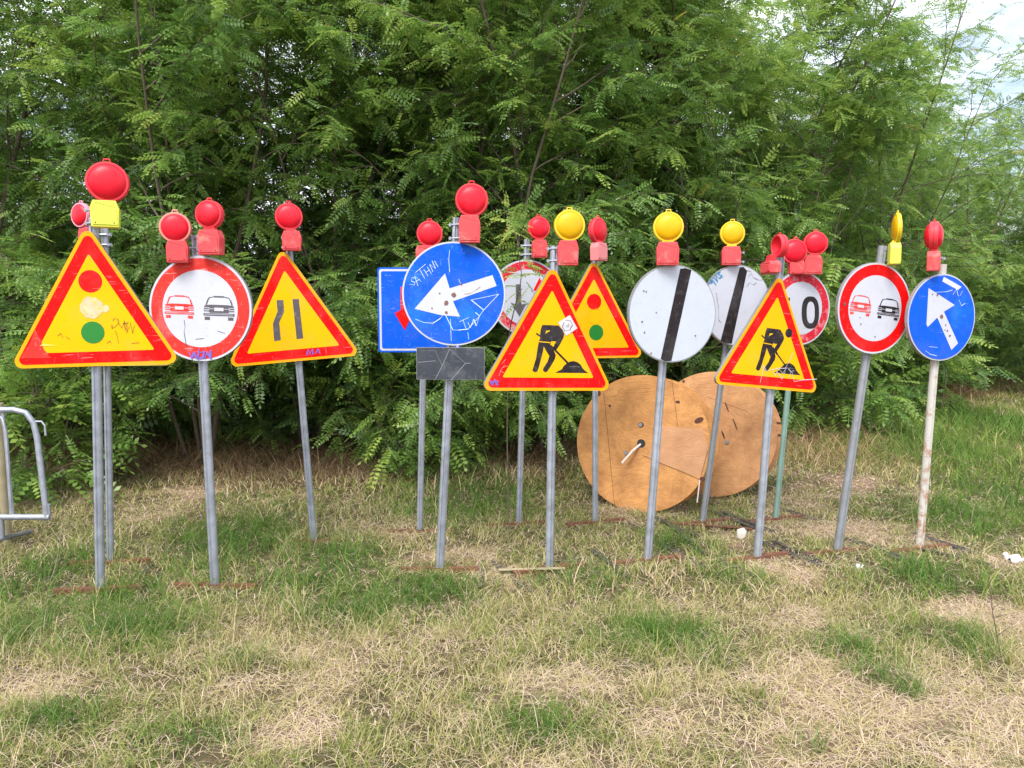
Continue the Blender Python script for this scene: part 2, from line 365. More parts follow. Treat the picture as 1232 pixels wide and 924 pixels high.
# ------------------------------------------------------------------ grass
def blades(rs, x, y, h, wd, lean, tint, flat=0., segs=3):
    """arched blades as quad strips; returns V,Q,T"""
    n = len(x); az = rs.rand(n)*2*np.pi; dx, dy = np.cos(az), np.sin(az); z0 = bump_z(x, y)-.004
    ts = np.linspace(0, 1, segs+1); V = []
    sx, sy = -dy, dx
    tw = rs.rand(n)*2*np.pi; wx, wy = np.cos(tw), np.sin(tw)
    for t in ts:
        out = lean*h*(t**1.6); up = h*t*(1-.45*lean*t)*(1-flat)+.012*flat*np.sin(t*3.1)+flat*.012
        w_ = wd*(1-t**1.5)*.5+.0003
        cx = x+dx*out; cy = y+dy*out; cz = z0+np.maximum(up, .002)
        V.append(np.stack([cx-wx*w_, cy-wy*w_, cz], 1)); V.append(np.stack([cx+wx*w_, cy+wy*w_, cz], 1))
    V = np.stack(V, 1); k = V.shape[1]; base = (np.arange(n)*k)[:, None]
    Q = np.concatenate([base+np.array([[2*i, 2*i+1, 2*i+3, 2*i+2]]) for i in range(segs)], 0)
    return V.reshape(-1, 3), Q, np.repeat(tint, k)
def field(rs, x0, x1, y0, y1, dens, fov=True):
    n = int((x1-x0)*(y1-y0)*dens); x = x0+rs.rand(n)*(x1-x0); y = y0+rs.rand(n)*(y1-y0)
    if fov:
        k = (x > -.78*y-.4) & (x < .78*y+.5); x, y = x[k], y[k]
    return x, y
HEDGE = [(-16, 8.2), (-6, 8.1), (.5, 8.4), (2.6, 9.4), (4.6, 11.6), (10.5, 17.2), (18, 24.5)]
def hedge_y(x): return np.interp(x, [p[0] for p in HEDGE], [p[1] for p in HEDGE])
def grass():
    rs = np.random.RandomState(11); P = []
    for (y0, y1, dens, wd) in ((1.9, 4.2, 9500, .0024), (4.2, 6.4, 3800, .0040), (6.4, 9.5, 1500, .0065), (9.5, 14, 850, .010), (14, 24, 300, .018)):
        X0, X1 = -.78*y1-.4, .78*y1+.5
        x, y = field(rs, X0, X1, y0, y1, dens)
        k = y < hedge_y(x)+.8; x, y = x[k], y[k]
        lush = blob(x, y, LUSH); dry = dryness(x, y); clump = vnoise(x, y, 9, 2)*.6+vnoise(x, y, 23, 4)*.4
        keep = rs.rand(len(x)) < np.clip(1.05-.95*dry, .07, 1)*np.clip((clump-.22)*2.6, .12, 1.2); x, y, lush, dry, clump = (q[keep] for q in (x, y, lush, dry, clump))
        n = len(x)
        right = np.clip((x-2)/3, 0, 1)*np.clip((y-6)/3, 0, 1)
        foot = np.clip(1-(hedge_y(x)-y)/1.5, 0, 1)*np.clip((2.6-x)/1.5, 0, 1)
        green = np.clip(.20-.35*foot+lush*.85+(fbm(x, y, 1.7, 8)-.5)*1.5-dry*.55+.3*right+.12*np.clip(y-4.5, 0, 1), .04, .97)
        isg = rs.rand(n) < green
        tint = np.where(isg, .30-.26*lush+rs.rand(n)*.22+.05*right, .52+rs.rand(n)*.46)
        olive = rs.rand(n) < .35*(1-dry); tint = np.where(olive & ~isg, .42+rs.rand(n)*.2, tint)
        h = (.02+rs.rand(n)**1.4*.06)*(.45+1.2*clump)*(1+1.1*lush)*(1-.5*dry)
        tint = np.where(~isg & (rs.rand(n) < foot*.6), .86+.1*rs.rand(n), tint)
        h = np.where(rs.rand(n) < .02, h*1.9, h); h *= 1+.25*np.clip(y-6, 0, 3)
        lean = .25+rs.rand(n)*.9
        P.append(blades(rs, x, y, h*1.1, wd*(.45+rs.rand(n)**1.5*1.3), lean, np.clip(tint+rs.randn(n)*.05, 0, 1)))
    o = bpy.data.objects.new('meadow_grass', blend('meadow_grass', P, M['blade'])); col.objects.link(o)
    tag(o, 'short mixed green and yellow grass covering the ground round the signs', 'grass', kind='stuff')
    # flattened dry straw lying over the bare patches
    P = []
    for (y0, y1, dens, wd) in ((1.9, 4.2, 8000, .0024), (4.2, 7, 3400, .0034), (7, 12, 500, .008)):
        x, y = field(rs, -.78*y1-.4, .78*y1+.5, y0, y1, dens)
        k = y < hedge_y(x)+.5; x, y = x[k], y[k]
        dry = dryness(x, y); keep = rs.rand(len(x)) < .22+.78*dry; x, y, dry = x[keep], y[keep], dry[keep]; n = len(x)
        P.append(blades(rs, x, y, .03+rs.rand(n)**1.5*.14, wd*(.5+rs.rand(n)*1.2), 1+rs.rand(n)*.3, np.clip(.66+rs.rand(n)*.42, 0, 1)*np.where(rs.rand(n) < .12, .9, 1), flat=.93))
    o = bpy.data.objects.new('dry_straw', blend('dry_straw', P, M['blade'])); col.objects.link(o)
    tag(o, 'flattened beige straw lying over the bare patches', 'straw', kind='stuff')
    # tall dry brush at the foot of the hedge
    P = []
    x = rs.rand(48000)*24-9; y = hedge_y(x)-1.55+rs.rand(48000)**.8*2.6
    d = fbm(x, y, 1.3, 31)+.18*(x < -1.6); k = (rs.rand(48000) < np.clip((d-.30)*3, .05, 1)); x, y = x[k], y[k]; n = len(x)
    inn = np.clip((y-hedge_y(x)+1.45)/1.3, .2, 1)
    P.append(blades(rs, x, y, (.12+rs.rand(n)**1.5*.42)*inn, .007*(.4+rs.rand(n)), .5+rs.rand(n)*1.3, rs.rand(n)**1.2))
    for (cx, cy, cn_) in ((3.35, 8.6, 420), (4.2, 9.7, 500), (3.0, 9.0, 300), (3.9, 8.2, 160)):      # bleached bramble tangle right of the reels
        x = cx+rs.randn(cn_)*.42; y = cy+rs.randn(cn_)*.35
        P.append(blades(rs, x, y, .08+rs.rand(cn_)**2*.6, .006*(.4+rs.rand(cn_)), .6+1.6*rs.rand(cn_), .15+.85*rs.rand(cn_)))
    o = bpy.data.objects.new('dry_undergrowth', blend('dry_undergrowth', P, M['brush'])); col.objects.link(o)
    tag(o, 'tangle of brown dead stems along the foot of the hedge', 'undergrowth', kind='stuff')
def blend(name, P, m):
    off = 0; VV = []; QQ = []; TT = []
    for V, Q, T in P: VV.append(V); QQ.append(Q+off); TT.append(T); off += len(V)
    return np_mesh(name, np.concatenate(VV), np.concatenate(QQ), [m], np.concatenate(TT))
grass()

# ------------------------------------------------------------------ robinia trees
def leaf_template(npair=6):
    """one pinnate leaf of unit length along +X, upper side +Z; quads"""
    V = []; Q = []
    def q(p): k = len(V); V.extend(p); Q.append([k, k+1, k+2, k+3])
    dz = lambda t: -.22*t*t
    for i in range(3):
        a, b = i/3, (i+1)/3
        q([(a, -.006, dz(a)), (b, -.006, dz(b)), (b, .006, dz(b)), (a, .006, dz(a))])
    for i in range(npair+1):
        t = .16+.80*i/npair; ll = .215*(1-.35*abs(t-.5)*1.2); ww = ll*.56
        for s in ((-1, 1) if i < npair else (0,)):
            if s == 0: d = (1, 0); nrm = (0, 1)
            else: d = (.28, s*.96); nrm = (-s*.96, .28)
            b = (t, 0, dz(t)); m_ = (t+d[0]*ll*.52, d[1]*ll*.52, dz(t)-.008); e = (t+d[0]*ll, d[1]*ll, dz(t)-.05)
            q([b, (m_[0]+nrm[0]*ww/2, m_[1]+nrm[1]*ww/2, m_[2]-.02), e, (m_[0]-nrm[0]*ww/2, m_[1]-nrm[1]*ww/2, m_[2]-.02)])
    return np.array(V), np.array(Q)
LT = leaf_template()
def place_leaves(pos, dirs, up, size, tint, rs):
    """pos (n,3), dirs (n,3) along leaf, up (n,3)"""
    V0, Q0 = LT; n = len(pos)
    X = dirs/np.linalg.norm(dirs, axis=1, keepdims=True)
    Y = np.cross(up, X); Y /= np.linalg.norm(Y, axis=1, keepdims=True)+1e-9; Z = np.cross(X, Y)
    Mx = np.stack([X, Y, Z], 2)*size[:, None, None]
    V = np.einsum('nij,vj->nvi', Mx, V0)+pos[:, None, :]
    V[:, :, 2] += (rs.rand(n, V0.shape[0])-.5)*.012
    Q = Q0[None]+(np.arange(n)*len(V0))[:, None, None]
    lt = np.repeat(tint, len(V0)).reshape(n, -1)
    return V.reshape(-1, 3), Q.reshape(-1, 4), np.clip(lt, 0, 1).ravel()
def tubes_np(lines, seg=5):
    VV = []; QQ = []; off = 0; an = np.arange(seg)*2*np.pi/seg
    for pts, rad in lines:
        pts = np.array(pts); rad = np.array(rad); d = np.gradient(pts, axis=0); d /= np.linalg.norm(d, axis=1, keepdims=True)+1e-9
        ref = np.array([0, 0, 1.]) if abs(d[0, 2]) < .8 else np.array([1., 0, 0])
        a = np.cross(d, ref); a /= np.linalg.norm(a, axis=1, keepdims=True)+1e-9; b = np.cross(d, a)
        ring = pts[:, None]+(a[:, None]*np.cos(an)[None, :, None]+b[:, None]*np.sin(an)[None, :, None])*rad[:, None, None]
        k = len(pts); VV.append(ring.reshape(-1, 3))
        i, j = np.meshgrid(np.arange(k-1), np.arange(seg), indexing='ij'); i = i.ravel(); j = j.ravel(); j2 = (j+1) % seg
        QQ.append(np.stack([i*seg+j, i*seg+j2, (i+1)*seg+j2, (i+1)*seg+j], 1)+off); off += k*seg
    return np.concatenate(VV), np.concatenate(QQ)
def curve(rs, p, d, L_, n, wob, grav=0.):
    pts = [np.array(p, float)]; d = np.array(d, float); d /= np.linalg.norm(d)
    for i in range(n):
        d = d+rs.randn(3)*wob; d[2] += grav; d /= np.linalg.norm(d); pts.append(pts[-1]+d*L_/n)
    return np.array(pts)
def gen_tree(seed, H=7., spread=1.5, stems=3, limbs=15, twigs=6, leaves=9, low=.5, size=.24, dens=1.):
    rs = np.random.RandomState(seed); lines = []; tw = []; LP = []; LD = []; LU = []; LS = []; LTN = []
    for s in range(stems):
        az = rs.rand()*6.28; ln = .12+.16*rs.rand()
        hs = H*(1 if s == 0 else .7+.28*rs.rand())
        st = curve(rs, (math.cos(az)*.10*s, math.sin(az)*.10*s, -.05), (math.cos(az)*ln, math.sin(az)*ln, 1), hs, 12, .05)
        r0 = (.034 if s == 0 else .022)*(H/7)
        lines.append((st, np.linspace(r0, .006, 13)))
        for l in range(limbs):
            t = low/H+(1-low/H)*((l+.5*rs.rand())/limbs); idx = min(t*12, 11.99); i = int(idx); p = st[i]+(st[i+1]-st[i])*(idx-i)
            a2 = rs.rand()*6.28; el = .15+.55*rs.rand()+.5*t
            LL = spread*(.55+.6*rs.rand())*(1-.45*t)+.25
            lb = curve(rs, p, (math.cos(a2)*math.cos(el), math.sin(a2)*math.cos(el), math.sin(el)), LL, 7, .10, -.05)
            lines.append((lb, np.linspace(.012*(1-.5*t), .004, 8)*(H/7)**.5))
            ltint = rs.rand()
            for k in range(twigs+1):
                u = .25+.75*k/twigs; ii = min(u*7, 6.99); j = int(ii); q = lb[j]+(lb[j+1]-lb[j])*(ii-j); dd = lb[min(j+1, 7)]-lb[j]; dd /= np.linalg.norm(dd)
                sd_ = rs.randn(3); sd_[2] *= .5
                if k == twigs: d3 = dd+sd_*.15
                else: d3 = dd*.6+sd_*.75
                TL = (.35+.4*rs.rand())*min(1, H/4+.2)
                tp = curve(rs, q, d3, TL, 5, .12, -.07); tw.append((tp, np.linspace(.004, .0015, 6)))
                nl = int(leaves*dens*(.6+.7*rs.rand()))+1
                for m_ in range(nl):
                    v = (m_+.6)/nl*5; v = min(v, 4.99); a = int(v); pp = tp[a]+(tp[a+1]-tp[a])*(v-a); td = tp[a+1]-tp[a]; td /= np.linalg.norm(td)
                    sdv = np.cross(td, [0, 0, 1.]); sdv /= np.linalg.norm(sdv)+1e-6; sgn = 1 if m_ % 2 else -1
                    if m_ == nl-1: ld = td+rs.randn(3)*.1
                    else: ld = td*.5+sdv*sgn*.8+rs.randn(3)*.38
                    ld[2] -= .05+.25*rs.rand()
                    LP.append(pp); LD.append(ld); LU.append(np.array([0, -.0, 1.])+rs.randn(3)*.42); LS.append(size*(.65+.6*rs.rand()))
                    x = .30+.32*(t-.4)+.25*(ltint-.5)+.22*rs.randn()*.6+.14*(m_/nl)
                    if rs.rand() < .0015: x = 1.
                    LTN.append(min(x, .93) if x < 1 else 1.)
    bv, bq = tubes_np(lines, 7); tv, tq = tubes_np(tw, 3)
    trunk = np_mesh('trunk', np.concatenate([bv, tv]), np.concatenate([bq, tq+len(bv)]), [M['bark']], smooth=True)
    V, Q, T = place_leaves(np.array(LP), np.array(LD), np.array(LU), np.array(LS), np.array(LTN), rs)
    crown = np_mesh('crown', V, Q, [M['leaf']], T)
    return trunk, crown
TREES = [gen_tree(21, 7.2, 1.7, 4, 18, 8, 13, low=.7, size=.215), gen_tree(22, 7.6, 1.6, 3, 24, 8, 13, low=.5, size=.205), gen_tree(23, 6.8, 1.8, 4, 18, 8, 14, low=.9, size=.23)]
THIN = [gen_tree(31, 7.2, 1.9, 4, 17, 7, 12, low=.8, size=.20), gen_tree(32, 7.4, 1.8, 4, 17, 7, 12, low=.7, size=.20)]
SHRUB = [gen_tree(41, 2.0, 1.3, 5, 7, 6, 9, low=.12, size=.22), gen_tree(42, 2.6, 1.3, 5, 8, 6, 8, low=.15, size=.24)]
SAPL = [gen_tree(51, .8, .5, 4, 5, 3, 4, low=.1, size=.27), gen_tree(52, 1.0, .55, 4, 5, 3, 5, low=.12, size=.30)]
def put_tree(kind, name, loc, rz, sc, label, cat, group=None):
    tr, cr_ = kind; r = empty(name, loc, label, cat, group); r.rotation_euler.z = rz; r.scale = (sc, sc, sc)
    for nm, me in (('trunk', tr), ('crown', cr_)):
        o = bpy.data.objects.new(nm, me); col.objects.link(o); o.parent = r
    return r
rt = random.Random(5)
front = [  # x, extra depth, variant, scale, label
 (-7.6, .5, 0, 1.0, 'leafy robinia tree outside the left edge, filling the far left of the hedge'),
 (-5.9, .3, 1, 1.0, 'leafy robinia tree behind the silver barrier at the far left'),
 (-4.6, .7, 2, 1.02, 'leafy robinia tree directly behind the traffic light warning sign on the left'),
 (-3.35, .25, 0, 1.0, 'robinia tree with a bare forked stem above the left no overtaking sign'),
 (-2.3, .75, 1, 1.0, 'leafy robinia tree behind the road narrows sign'),
 (-1.55, .3, 2, 1.0, 'leafy robinia tree between the road narrows sign and the plain blue square sign'),
 (-.6, .6, 0, 1.03, 'leafy robinia tree behind the round blue left arrow sign'),
 (.45, .4, 1, .97, 'leafy robinia tree behind the yellow lamp of the middle road works sign'),
 (1.5, .6, 2, 1.0, 'leafy robinia tree behind the left cable reel'),
 (2.5, .9, 0, 1.02, 'leafy robinia tree behind the right cable reel'),
 (3.5, .8, 1, 1.0, 'leafy robinia tree behind the speed limit sign'),
 (4.6, .8, 2, 1.0, 'leafy robinia tree behind the right no overtaking sign'),
]
for i, (x, dy, v, sc, lab) in enumerate(front):
    y = float(hedge_y(x))+dy
    put_tree(TREES[v], 'robinia_tree', (x, y, 0), rt.random()*6.28, sc, lab, 'tree', 'robinia trees along the front of the hedge')
thin_sp = [(5.8, 1.0, 0, .97, 'thin feathery robinia tree just right of the right blue arrow sign, sky showing through'),
 (7.5, 1.2, 1, .95, 'second of the thin feathery robinia trees right of the sign row'),
 (10.9, 1.2, 1, .98, 'fourth of the thin feathery robinia trees, cut by the right edge of the photo'),
 (9.2, 1.2, 0, .92, 'thin feathery robinia tree near the right edge, third of the thin ones')]
for (x, dy, v, sc, lab) in thin_sp:
    put_tree(THIN[v], 'robinia_tree', (x, float(hedge_y(x))+dy, 0), rt.random()*6.28, sc, lab, 'tree', 'thin robinia trees at the right end of the hedge')
for (x, dy) in ((6.6, 2.6), (8.2, 3.0), (9.8, 3.2), (11.6, 2.8), (13.4, 2.6)):
    put_tree(THIN[rt.randrange(2)], 'robinia_tree', (x, float(hedge_y(x))+dy, 0), rt.random()*6.28, .9+.1*rt.random(), 'thin robinia tree in the back row at the right end of the hedge', 'tree', 'back row of thin robinia trees')
for (x, y, v, sc, lab) in [(10.9, 16.0, 1, .62, 'low dark tree beside the grass at the right edge'), (12.6, 18.6, 2, .72, 'dark tree at the far right edge of the photo'), (14.8, 20.5, 0, .8, 'dark tree farthest right beyond the grass strip')]:
    put_tree(TREES[v], 'robinia_tree', (x, y, 0), rt.random()*6.28, sc, lab, 'tree', 'dark trees at the far right')
x = -9.
while x < 5.2:
    put_tree(TREES[rt.randrange(3)], 'robinia_tree', (x, float(hedge_y(x))+2.3+rt.random()*.9, 0), rt.random()*6.28, .9+.12*rt.random(),
             'robinia tree in the second row of the hedge, mostly hidden by the front trees', 'tree', 'second row of robinia trees')
    x += 2.0+rt.random()*.6
x = -9.5
while x < 15:
    yy = float(hedge_y(x))
    put_tree(SHRUB[rt.randrange(2)], 'undergrowth_shrub', (x, yy+1.1+rt.random()*.5, 0), rt.random()*6.28, .85+.3*rt.random(),
             'low leafy robinia shrub filling the dark foot of the hedge', 'shrub', 'shrubs inside the hedge')
    put_tree(SHRUB[rt.randrange(2)], 'undergrowth_shrub', (x+.5, yy+3.4+rt.random()*.8, 0), rt.random()*6.28, 1.2+.3*rt.random(),
             'low leafy robinia shrub filling the dark foot of the hedge', 'shrub', 'shrubs inside the hedge')
    x += 1.05+rt.random()*.3
for (px, py, v, sc, lab) in [(50, 590, 1, 1.1, 'low robinia sapling with long leaves behind the silver barrier'), (500, 572, 0, .95, 'small robinia sapling in the shade behind the square blue sign'),
        (585, 568, 1, .7, 'small robinia sapling under the dark plate of the blue arrow sign'), 
        (1010, 520, 1, 1.3, 'low robinia sapling left of the post of the right no overtaking sign'), (1120, 500, 1, 1.2, 'low robinia sapling behind the rusty white post')]:
    g_ = ground(px, py); put_tree(SAPL[v], 'robinia_sapling', g_, rt.random()*6.28, sc, lab, 'sapling', 'robinia saplings at the hedge foot')

# ------------------------------------------------------------------ signs
def circle_pts(r, n=56, c=(0, 0), ry=None): return [(c[0]+r*math.cos(2*math.pi*k/n), c[1]+(ry or r)*math.sin(2*math.pi*k/n)) for k in range(n)]
def round_poly(corners, r, n=7):
    out = []; k = len(corners)
    for i in range(k):
        p0, p, p1 = Vector(corners[i-1]), Vector(corners[i]), Vector(corners[(i+1) % k])
        a = (p0-p).normalized(); b = (p1-p).normalized(); ang = a.angle(b); t = r/math.tan(ang/2)
        bis = (a+b).normalized(); c = p+bis*(r/math.sin(ang/2)); s = p+a*t-c; e = p+b*t-c
        a0 = math.atan2(s.y, s.x); a1 = math.atan2(e.y, e.x); d = (a1-a0+math.pi) % (2*math.pi)-math.pi
        for j in range(n+1):
            q = a0+d*j/n; out.append((c.x+r*math.cos(q), c.y+r*math.sin(q)))
    return out
def tri(s, inset=0.):
    """equilateral triangle centred on its bounding circle's middle height; inset moves every side inwards"""
    h = s*.866; cz = -h/2+h/3; k = (h/3-inset)/(h/3)
    return [(-s/2*k, cz-h/3*k), (s/2*k, cz-h/3*k), (0, cz+2*h/3*k)]
def warp(me_mb, amt, seed):
    pass
PLATES = {}
class Sign:
    def __init__(s, key, base, top, label, yaw=0, mat_post=None, rod=.0265, group='temporary road signs standing in the grass', frame=True, frame_mat=None, fyaw=None):
        s.key = key; s.base = ground(*base); s.Y = s.base.y; s.yaw = R(yaw)
        s.root = empty('road_sign', s.base, label, 'road sign', group)
        s.topw = at(top[0], top[1], s.Y); s.post(mat_post or M['steel'], rod)
        if frame: s.frame(frame_mat or M['rust'], s.yaw if fyaw is None else R(fyaw))
    def post(s, m, r):
        b = MB(); d = (s.topw-s.base); z = d.normalized(); x = Vector((math.cos(s.yaw), math.sin(s.yaw), 0)); y = z.cross(x).normalized(); x = y.cross(z)
        prof = []
        for k in range(28):      # round tube with an anti-rotation groove facing forward
            a = -math.pi/2+2*math.pi*(k+.5)/28; rr = r
            if k in (0, 27): rr = r*.62
            prof.append((rr*math.cos(a), rr*math.sin(a)))
        n = len(prof); vs = []
        for t in (0, 1):
            o = z*(-.02 if t == 0 else d.length)
            vs += [o+x*p[0]+y*p[1] for p in prof]
        b.add(vs, [(k, (k+1) % n, (k+1) % n+n, k+n) for k in range(n)], m)
        vs2 = [v-z*.004 for v in vs[n:]]
        b.add(vs2, [tuple(range(n))], M['plastic_hole_black'])
        s.dir = z; s.len = d.length
        b.build('post', s.root, smooth=True)
    def frame(s, m, yaw):
        """H-shaped rusty angle-iron stand lying in the grass"""
        b = MB(); c, sn = math.cos(yaw), math.sin(yaw); rot = Matrix.Rotation(yaw, 3, 'Z')
        b.box((0, 0, .022), (.50, .040, .006), m, rot); b.box(rot @ Vector((0, -.0225, .010)), (.50, .005, .032), m, rot); b.tube([(0, 0, -.01), (0, 0, .022)], .034, m, 14)
        lo = 0 if s.base.x > .75 else -.022
        for sx in (-1, 1):
            b.box(rot @ Vector((sx*.265, .02, .016+lo)), (.035, .62, .006), M['dark_iron'], rot)
            b.box(rot @ Vector((sx*.2805, .02, .008+lo)), (.005, .58, .026), M['dark_iron'], rot)
        b.build('base_frame', s.root)
    def plate_matrix(s, px, py, yaw=None, roll=0, pitch=0, off=.048):
        yaw = s.yaw if yaw is None else R(yaw); c = at(px, py, s.Y-off)
        mw = Matrix.Translation(c-s.base) @ (Matrix.Rotation(yaw, 4, 'Z') @ Matrix.Rotation(R(pitch), 4, 'X') @ Matrix.Rotation(R(roll), 4, 'Y'))
        return mw, c
    def size(s, hpx, off=.048): return hpx*(s.Y-off)/FPX
    def plate(s, kind, px, py, hpx, yaw=None, roll=0, pitch=0, wratio=1., mats=None, off=.048, name='sign_plate', label=None):
        mw, c = s.plate_matrix(px, py, yaw, roll, pitch, off); s.mw = Matrix.Translation(s.base) @ mw; s.inv = s.mw.inverted(); s.nrm = (s.mw.to_3x3() @ Vector((0, -1, 0))).normalized(); s.pc = c
        H = s.size(hpx, off); b = MB(); E = .0012
        if kind == 'tri':
            sd = H/.866; outer = round_poly(tri(sd*1.05, 0), sd*.045); s.sd = sd
            b.prism(outer, 0, .022, M['back'])
            b.poly(outer, -E, mats.get('rim', M['orange_rim']))
            b.poly(round_poly(tri(sd*1.05, sd*.022), sd*.032), -2*E, mats.get('ring', M['red']))
            b.poly(round_poly(tri(sd*1.05, sd*.094), sd*.008, 3), -3*E, mats.get('field', M['yellow']))
        elif kind == 'circle':
            r = H/2; s.r = r; b.prism(circle_pts(r), 0, .022, M['back']); b.poly(circle_pts(r*.995), -E, mats.get('rim', M['white']))
            if mats.get('ring'): b.poly(circle_pts(r*.955), -2*E, mats['ring'])
            b.poly(circle_pts(r*mats.get('inner', .73)), -3*E, mats.get('field', M['white']))
        elif kind == 'rect':
            W = H*wratio; q = [(-W/2, -H/2), (W/2, -H/2), (W/2, H/2), (-W/2, H/2)]
            b.prism(round_poly(q, .02 if mats.get('border') else .004, 4), 0, .02, M['back'])
            if mats.get('border'):
                b.poly(round_poly(q, .02, 4), -E, mats['field']); q2 = [(x*(1-.02/W*1.2), z*(1-.02/H*1.2)) for x, z in q]
                b.poly(round_poly(q2, .018, 4), -2*E, M['white']); q3 = [(x*(1-.045/W*1.2), z*(1-.045/H*1.2)) for x, z in q]
                b.poly(round_poly(q3, .015, 4), -3*E, mats['field'])
            else: b.poly([(x*.99, z*.98) for x, z in q], -E, mats['field'])
        # clamps on the post behind
        for dz in (-.6, .6):
            zz = dz*H*.32; b.box((0, .028, zz), (.10, .012, .03), M['steel_dark'])
        o = b.build(name, s.root, mw); 
        if label: o['label'] = label
        s.pl = o; return o
    def uv(s, px, py):
        p = s.inv @ plane_hit(px, py, s.pc, s.nrm); return (p.x, p.z)
    def mark(s, name, fn, label=None):
        b = MB(); fn(b, s); o = b.build(name, s.pl)
        if label: o['label'] = label
        return o
    def lamp(s, lens, rpx, box, bw, bh, yaw=None, tilt=0, lm='lens_red', rm='rim_red', bm='box_red', shell=False, fwd=.085, thick=1., label=None, btilt=0):
        """warning_lamp part = battery box; sub-parts lens, housing_ring, carrying_loop, clamp_bolt"""
        yaw = s.yaw if yaw is None else R(yaw)
        Y = s.Y-fwd; bc = at(box[0], box[1], Y); lc = at(lens[0], lens[1], Y); k = Y/FPX; W, Hh, r = bw*k, bh*k, rpx*k
        D = min(W*.55, .075)
        rot = Matrix.Rotation(yaw, 4, 'Z') @ Matrix.Rotation(R(btilt), 4, 'Y')
        mw = Matrix.Translation(bc-s.base) @ rot
        b = MB(); m = M[bm]
        # tapered box: body, sloping shoulder, narrower neck
        prof = [(-W/2, -Hh/2), (W/2, -Hh/2), (W/2+.004, Hh*.18), (W*.42, Hh/2), (-W*.42, Hh/2), (-W/2-.004, Hh*.22)]
        b.prism(prof, -D/2, D/2, m)
        b.prism([(-W*.44, Hh*.40), (W*.44, Hh*.20), (W*.47, -Hh*.42), (-W*.46, -Hh*.42)], -D/2-.005, -D/2+.001, m)
        for sx_, sz_ in ((-.34, -.34), (.34, -.34)): b.poly(circle_pts(.004, 8, (W*sx_, Hh*sz_)), -D/2-.0064, M['plastic_hole_black'])
        b.ribbon([(-W*.40, Hh*.42), (W*.38, Hh*.24)], .002, -D/2-.0062, M['plastic_hole_black'])
        up = rot.inverted() @ (lc-bc); nk = [(-W*.28, Hh/2), (W*.28, Hh/2), (up.x+W*.22, up.z-r*.8), (up.x-W*.22, up.z-r*.8)]
        if up.z-r*.8 > Hh/2: b.prism(nk, -D*.3, D*.3, M[rm])
        ob = b.build('warning_lamp', s.root, mw, bevel=.006)
        if label: ob['label'] = label
        lmw = Matrix.Translation(rot.inverted() @ (lc-bc)) @ Matrix.Rotation(R(tilt), 4, 'Y')
        t = .016*thick*(r/.09)
        ring = MB()
        ring.lathe_y([(r*.84, -t*1.15), (r*.88, -t*1.35), (r*.97, -t*1.3), (r, -t*.9), (r*1.0, -t*.16), (r*.95, -t*.1), (r*.95, t*.1), (r*1.0, t*.16), (r, t*.9), (r*.97, t*1.2), (r*.84, t*1.15)], M[rm])
        ring.build('housing_ring', ob, lmw, smooth=True)
        ln = MB(); dome = [(r*.86*math.cos(a)*(1-(.022 if i_ % 2 else 0)), -t*1.05-r*.30*thick*math.sin(a)) for i_, a in enumerate([R(q) for q in (0, 8, 14, 22, 28, 37, 43, 52, 58, 66, 72, 80, 85, 89.9)])]
        if not shell: ln.lathe_y(dome, M[lm])
        else:
            ln.lathe_y([(r*.86, -t), (r*.6, t*.2), (r*.3, t*.7), (.001, t*.8)], M[lm])
        ln.lathe_y([(x, -y) for x, y in dome][::-1], M[lm])
        ln.build('lens', ob, lmw, smooth=True)
        lp = MB(); lp.tube([(-r*.16, 0, r*.98), (-r*.14, 0, r*1.14), (r*.14, 0, r*1.14), (r*.16, 0, r*.98)], .004, M[rm], 6); lp.build('carrying_loop', ob, lmw)
        # bolt and strap that clamp the box to the post
        pz = s.topw-s.dir*.05; post_x = s.base+s.dir*((bc.z-s.base.z)/s.dir.z)
        inv = (Matrix.Translation(bc) @ rot).inverted(); q = inv @ post_x
        cb = MB()
        for dz in (Hh*.22, -Hh*.28):
            cb.tube([(q.x*1.0+math.copysign(.045, q.x if abs(q.x) > .01 else 1), q.y, dz), (0, D*.2, dz)], .006, M['steel'], 8)
            cb.box((q.x+math.copysign(.04, q.x if abs(q.x) > .01 else 1), q.y, dz), (.012, .03, .018), M['steel'])
        cb.build('clamp_bolt', ob)
        return ob

